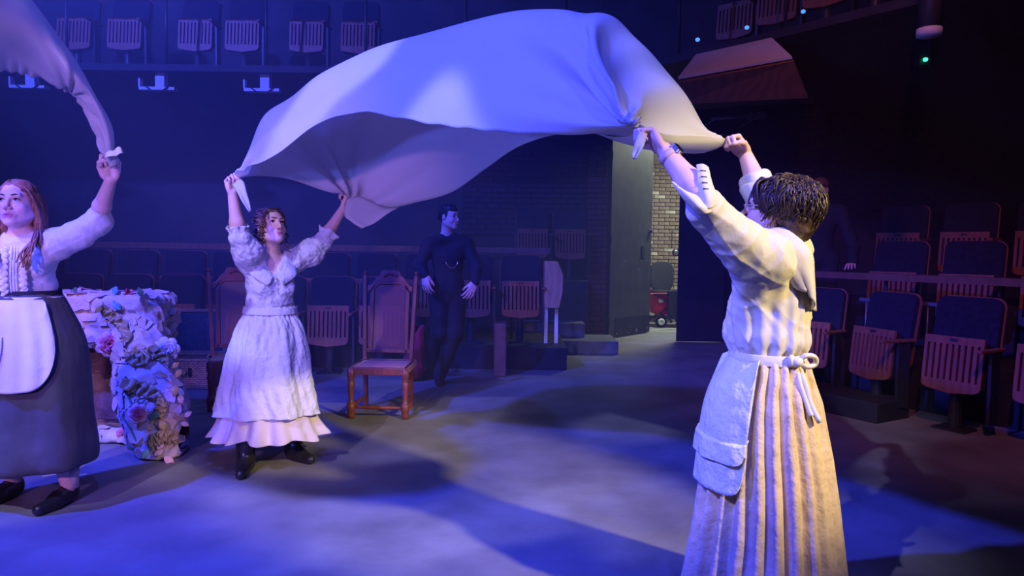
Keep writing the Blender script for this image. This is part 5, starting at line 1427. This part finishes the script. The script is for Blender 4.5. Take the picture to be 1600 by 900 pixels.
# ------------------------------------------------------------------ things behind the doorway
def office_chair(x, y, label, rz):
    o = empty('office_chair', (x, y, 0), rz, label, 'chair', 'office chairs in the corridor')
    MB().prism(rrect(.46, .56, .16, 6, 0, .86), -.05, .03).build('backrest', M['office'], o, bevel=.02)
    MB().prism(rrect(.48, .46, .1, 5, 0, 0), 0, .08, Matrix.Translation((0, -.22, .52)) @ Matrix.Rotation(PI/2, 4, 'X')).build('seat', M['office'], o, bevel=.02)
    MB().tube([(0, -.15, .08), (0, -.15, .45)], .03, 10).build('gas_lift', M['blacksteel'], o)
    MB().bar((0, -.12, .42), (0, .05, .5), .05, .02).bar((0, .045, .48), (0, .045, .7), .05, .02).build('spine', M['blacksteel'], o)
    for k in range(5):
        a_ = 2*PI*k/5; MB().bar((0, -.15, .09), (.26*math.cos(a_), -.15+.26*math.sin(a_), .06), .04, .03).tube([(.26*math.cos(a_)-.015, -.15+.26*math.sin(a_), .03), (.26*math.cos(a_)+.015, -.15+.26*math.sin(a_), .03)], .03, 10).build('castor_leg', M['blacksteel'], o)
    for sx in (-1, 1): MB().tube([(sx*.22, -.1, .45), (sx*.28, -.14, .55), (sx*.28, -.18, .66), (sx*.28, -.32, .67)], .016, 6).build('armrest', M['blacksteel'], o, True)
    return o
office_chair(U(1034, 420, 13.55).x, 13.55, 'black office chair against the corridor brick wall, left one', .1)
office_chair(U(1080, 420, 13.5).x+.1, 13.5, 'black office chair in the corridor, half cut off by the closed door leaf', -.25)
cx = U(1046, 470, 12.6).x; ct = empty('folding_cart', (cx, 12.6, 0), 0, 'red folding wagon with black bag and white-hubbed wheels in the corridor', 'cart')
MB().prism([(-.3, .22), (.34, .22), (.38, .58), (-.34, .58)], -.22, .22).build('nylon_tub', M['redcart'], ct, bevel=.02)
MB().bar((-.32, -.23, .2), (.34, -.23, .57), .02).bar((-.32, -.23, .57), (.34, -.23, .2), .02).bar((-.34, -.23, .58), (.38, -.23, .58), .025).bar((-.32, -.23, .2), (.36, -.23, .2), .025).build('frame', M['blacksteel'], ct)
MB().prism(rrect(.09, .07, .03), -.232, -.224, Matrix.Translation((-.2, 0, .47))).build('round_patch', M['tape'], ct)
bag = MB().prism([(-.1, .26), (.0, .14), (.2, .16), (.3, .3), (.3, .64), (.1, .68), (-.1, .66)], -.3, -.235).build('black_bag', M['office'], ct, bevel=.03)
for x in (-.2, .28):
    w_ = MB().tube([(x, -.30, .1), (x, -.245, .1)], .1, 20).build('wheel', M['rubber'], ct)
    MB().lathe([(.062, 0), (.058, .01), (.02, .014), (.018, .006)], 16, Matrix.Translation((x, -.30, .1)) @ Matrix.Rotation(PI/2, 4, 'X')).build('hub', M['tape'], w_, True)
    MB().tube([(x, -.24, .1), (x, -.24, .24)], .014, 6).build('wheel_fork', M['blacksteel'], ct)
lx = U(1062, 430, 12.9).x; ls = empty('clip_lamp_stand', (lx, 12.9, 0), 0, 'thin black stand with a clip-on lamp in front of the corridor bricks', 'lamp')
MB().tube([(.1, 0, 0), (.1, 0, 1.74)], .016, 8).build('pole', M['blacksteel'], ls)
MB().tube([(.1, 0, 1.72), (-.16, 0, 1.72), (-.16, 0, 1.4)], .01, 6).build('arm', M['blacksteel'], ls)
MB().lathe([(.02, -.08), (.06, -.02), (.075, .05), (.06, .052)], 14, Matrix.Translation((-.1, -.05, 1.32)) @ Matrix.Rotation(PI/2, 4, 'X')).build('lamp_head', M['blacksteel'], ls, True)
MB().lathe([(.055, .05), (.03, .054), (.004, .056)], 14, Matrix.Translation((-.1, -.05, 1.32)) @ Matrix.Rotation(PI/2, 4, 'X')).build('lens', M['silver'], ls, True)
MB().lathe([(.15, 0), (.15, .02), (.03, .035)], 16, Matrix.Translation((.1, 0, 0))).build('base', M['blacksteel'], ls)

# ------------------------------------------------------------------ small things on the floor
vol = Vol((G(652, 560).x-.3, 7.0-.35, 0), (G(652, 560).x+.3, 7.3, .75), .012); c = U(651, 505, 7.0)
vol.ell((c.x, 7.0, .32), (.09, .1, .13), None, .02); vol.cap((c.x, 7.0, .42), (c.x+.06, 7.0, .55), .06, .03, .03); vol.ell((c.x-.03, 7.0, .15), (.11, .1, .15), None, .04)
V, me = vol.mesh('bag', wrinkle([(.01, 20, 45)], 3)); tag(link('bag', me, M['red'], None, True), 'crumpled red cloth bag on the floor behind the cane chair', 'bag')
for px, py, lab in ((783, 592, 'tiny paper scrap on the floor between the man and the steps'), (1116, 662, 'tiny pale scrap on the floor left of the right woman')):
    p = G(px, py); mb = MB().add([p+Vector((-.03, 0, .003)), p+Vector((.0, -.015, .004)), p+Vector((.035, .005, .009)), p+Vector((.01, .02, .004))], [(0, 1, 2, 3)])
    o = mb.build('floor_scrap', M['tape']); o.modifiers.new('t', 'SOLIDIFY').thickness = .002; tag(o, lab, 'scrap')
tp = MB()
for (x0, y0), (x1, y1) in (((104, 747), (135, 741)), ((108, 741), (132, 727)), ((66, 745), (96, 740))):
    tp.bar(G(x0, y0)+Vector((0, 0, .0015)), G(x1, y1)+Vector((0, 0, .0015)), .025, .002)
tag(tp.build('floor_mark', M['floormark']), 'pale yellow tape mark on the floor behind the left woman\'s shoes', 'tape')

# ------------------------------------------------------------------ stage haze
hz = MB().box((-11.9, 4.7, .001), (8.9, WY-.1, 6.9)).build('haze', None)
m = bpy.data.materials.new('stage_haze'); m.use_nodes = True; nt = m.node_tree
nt.nodes.remove(nt.nodes['Principled BSDF'])
vs_ = nt.nodes.new('ShaderNodeVolumeScatter'); vs_.inputs['Density'].default_value = .065; vs_.inputs['Anisotropy'].default_value = .2; vs_.inputs['Color'].default_value = (.9, .9, 1, 1)
tc = nt.nodes.new('ShaderNodeNewGeometry'); sx_ = nt.nodes.new('ShaderNodeSeparateXYZ'); mr = nt.nodes.new('ShaderNodeMapRange')   # thicker towards the left, thinner by the doorway
nt.links.new(tc.outputs['Position'], sx_.inputs[0]); nt.links.new(sx_.outputs[0], mr.inputs[0]); nt.links.new(mr.outputs[0], vs_.inputs['Density'])
for i, q in enumerate((-6.0, 2.0, .09, .03)): mr.inputs[i+1].default_value = q
nt.links.new(vs_.outputs[0], nt.nodes['Material Output'].inputs['Volume'])
hz.data.materials.append(m); tag(hz, 'thin blue-lit stage haze hanging in the auditorium', 'haze', kind='stuff')
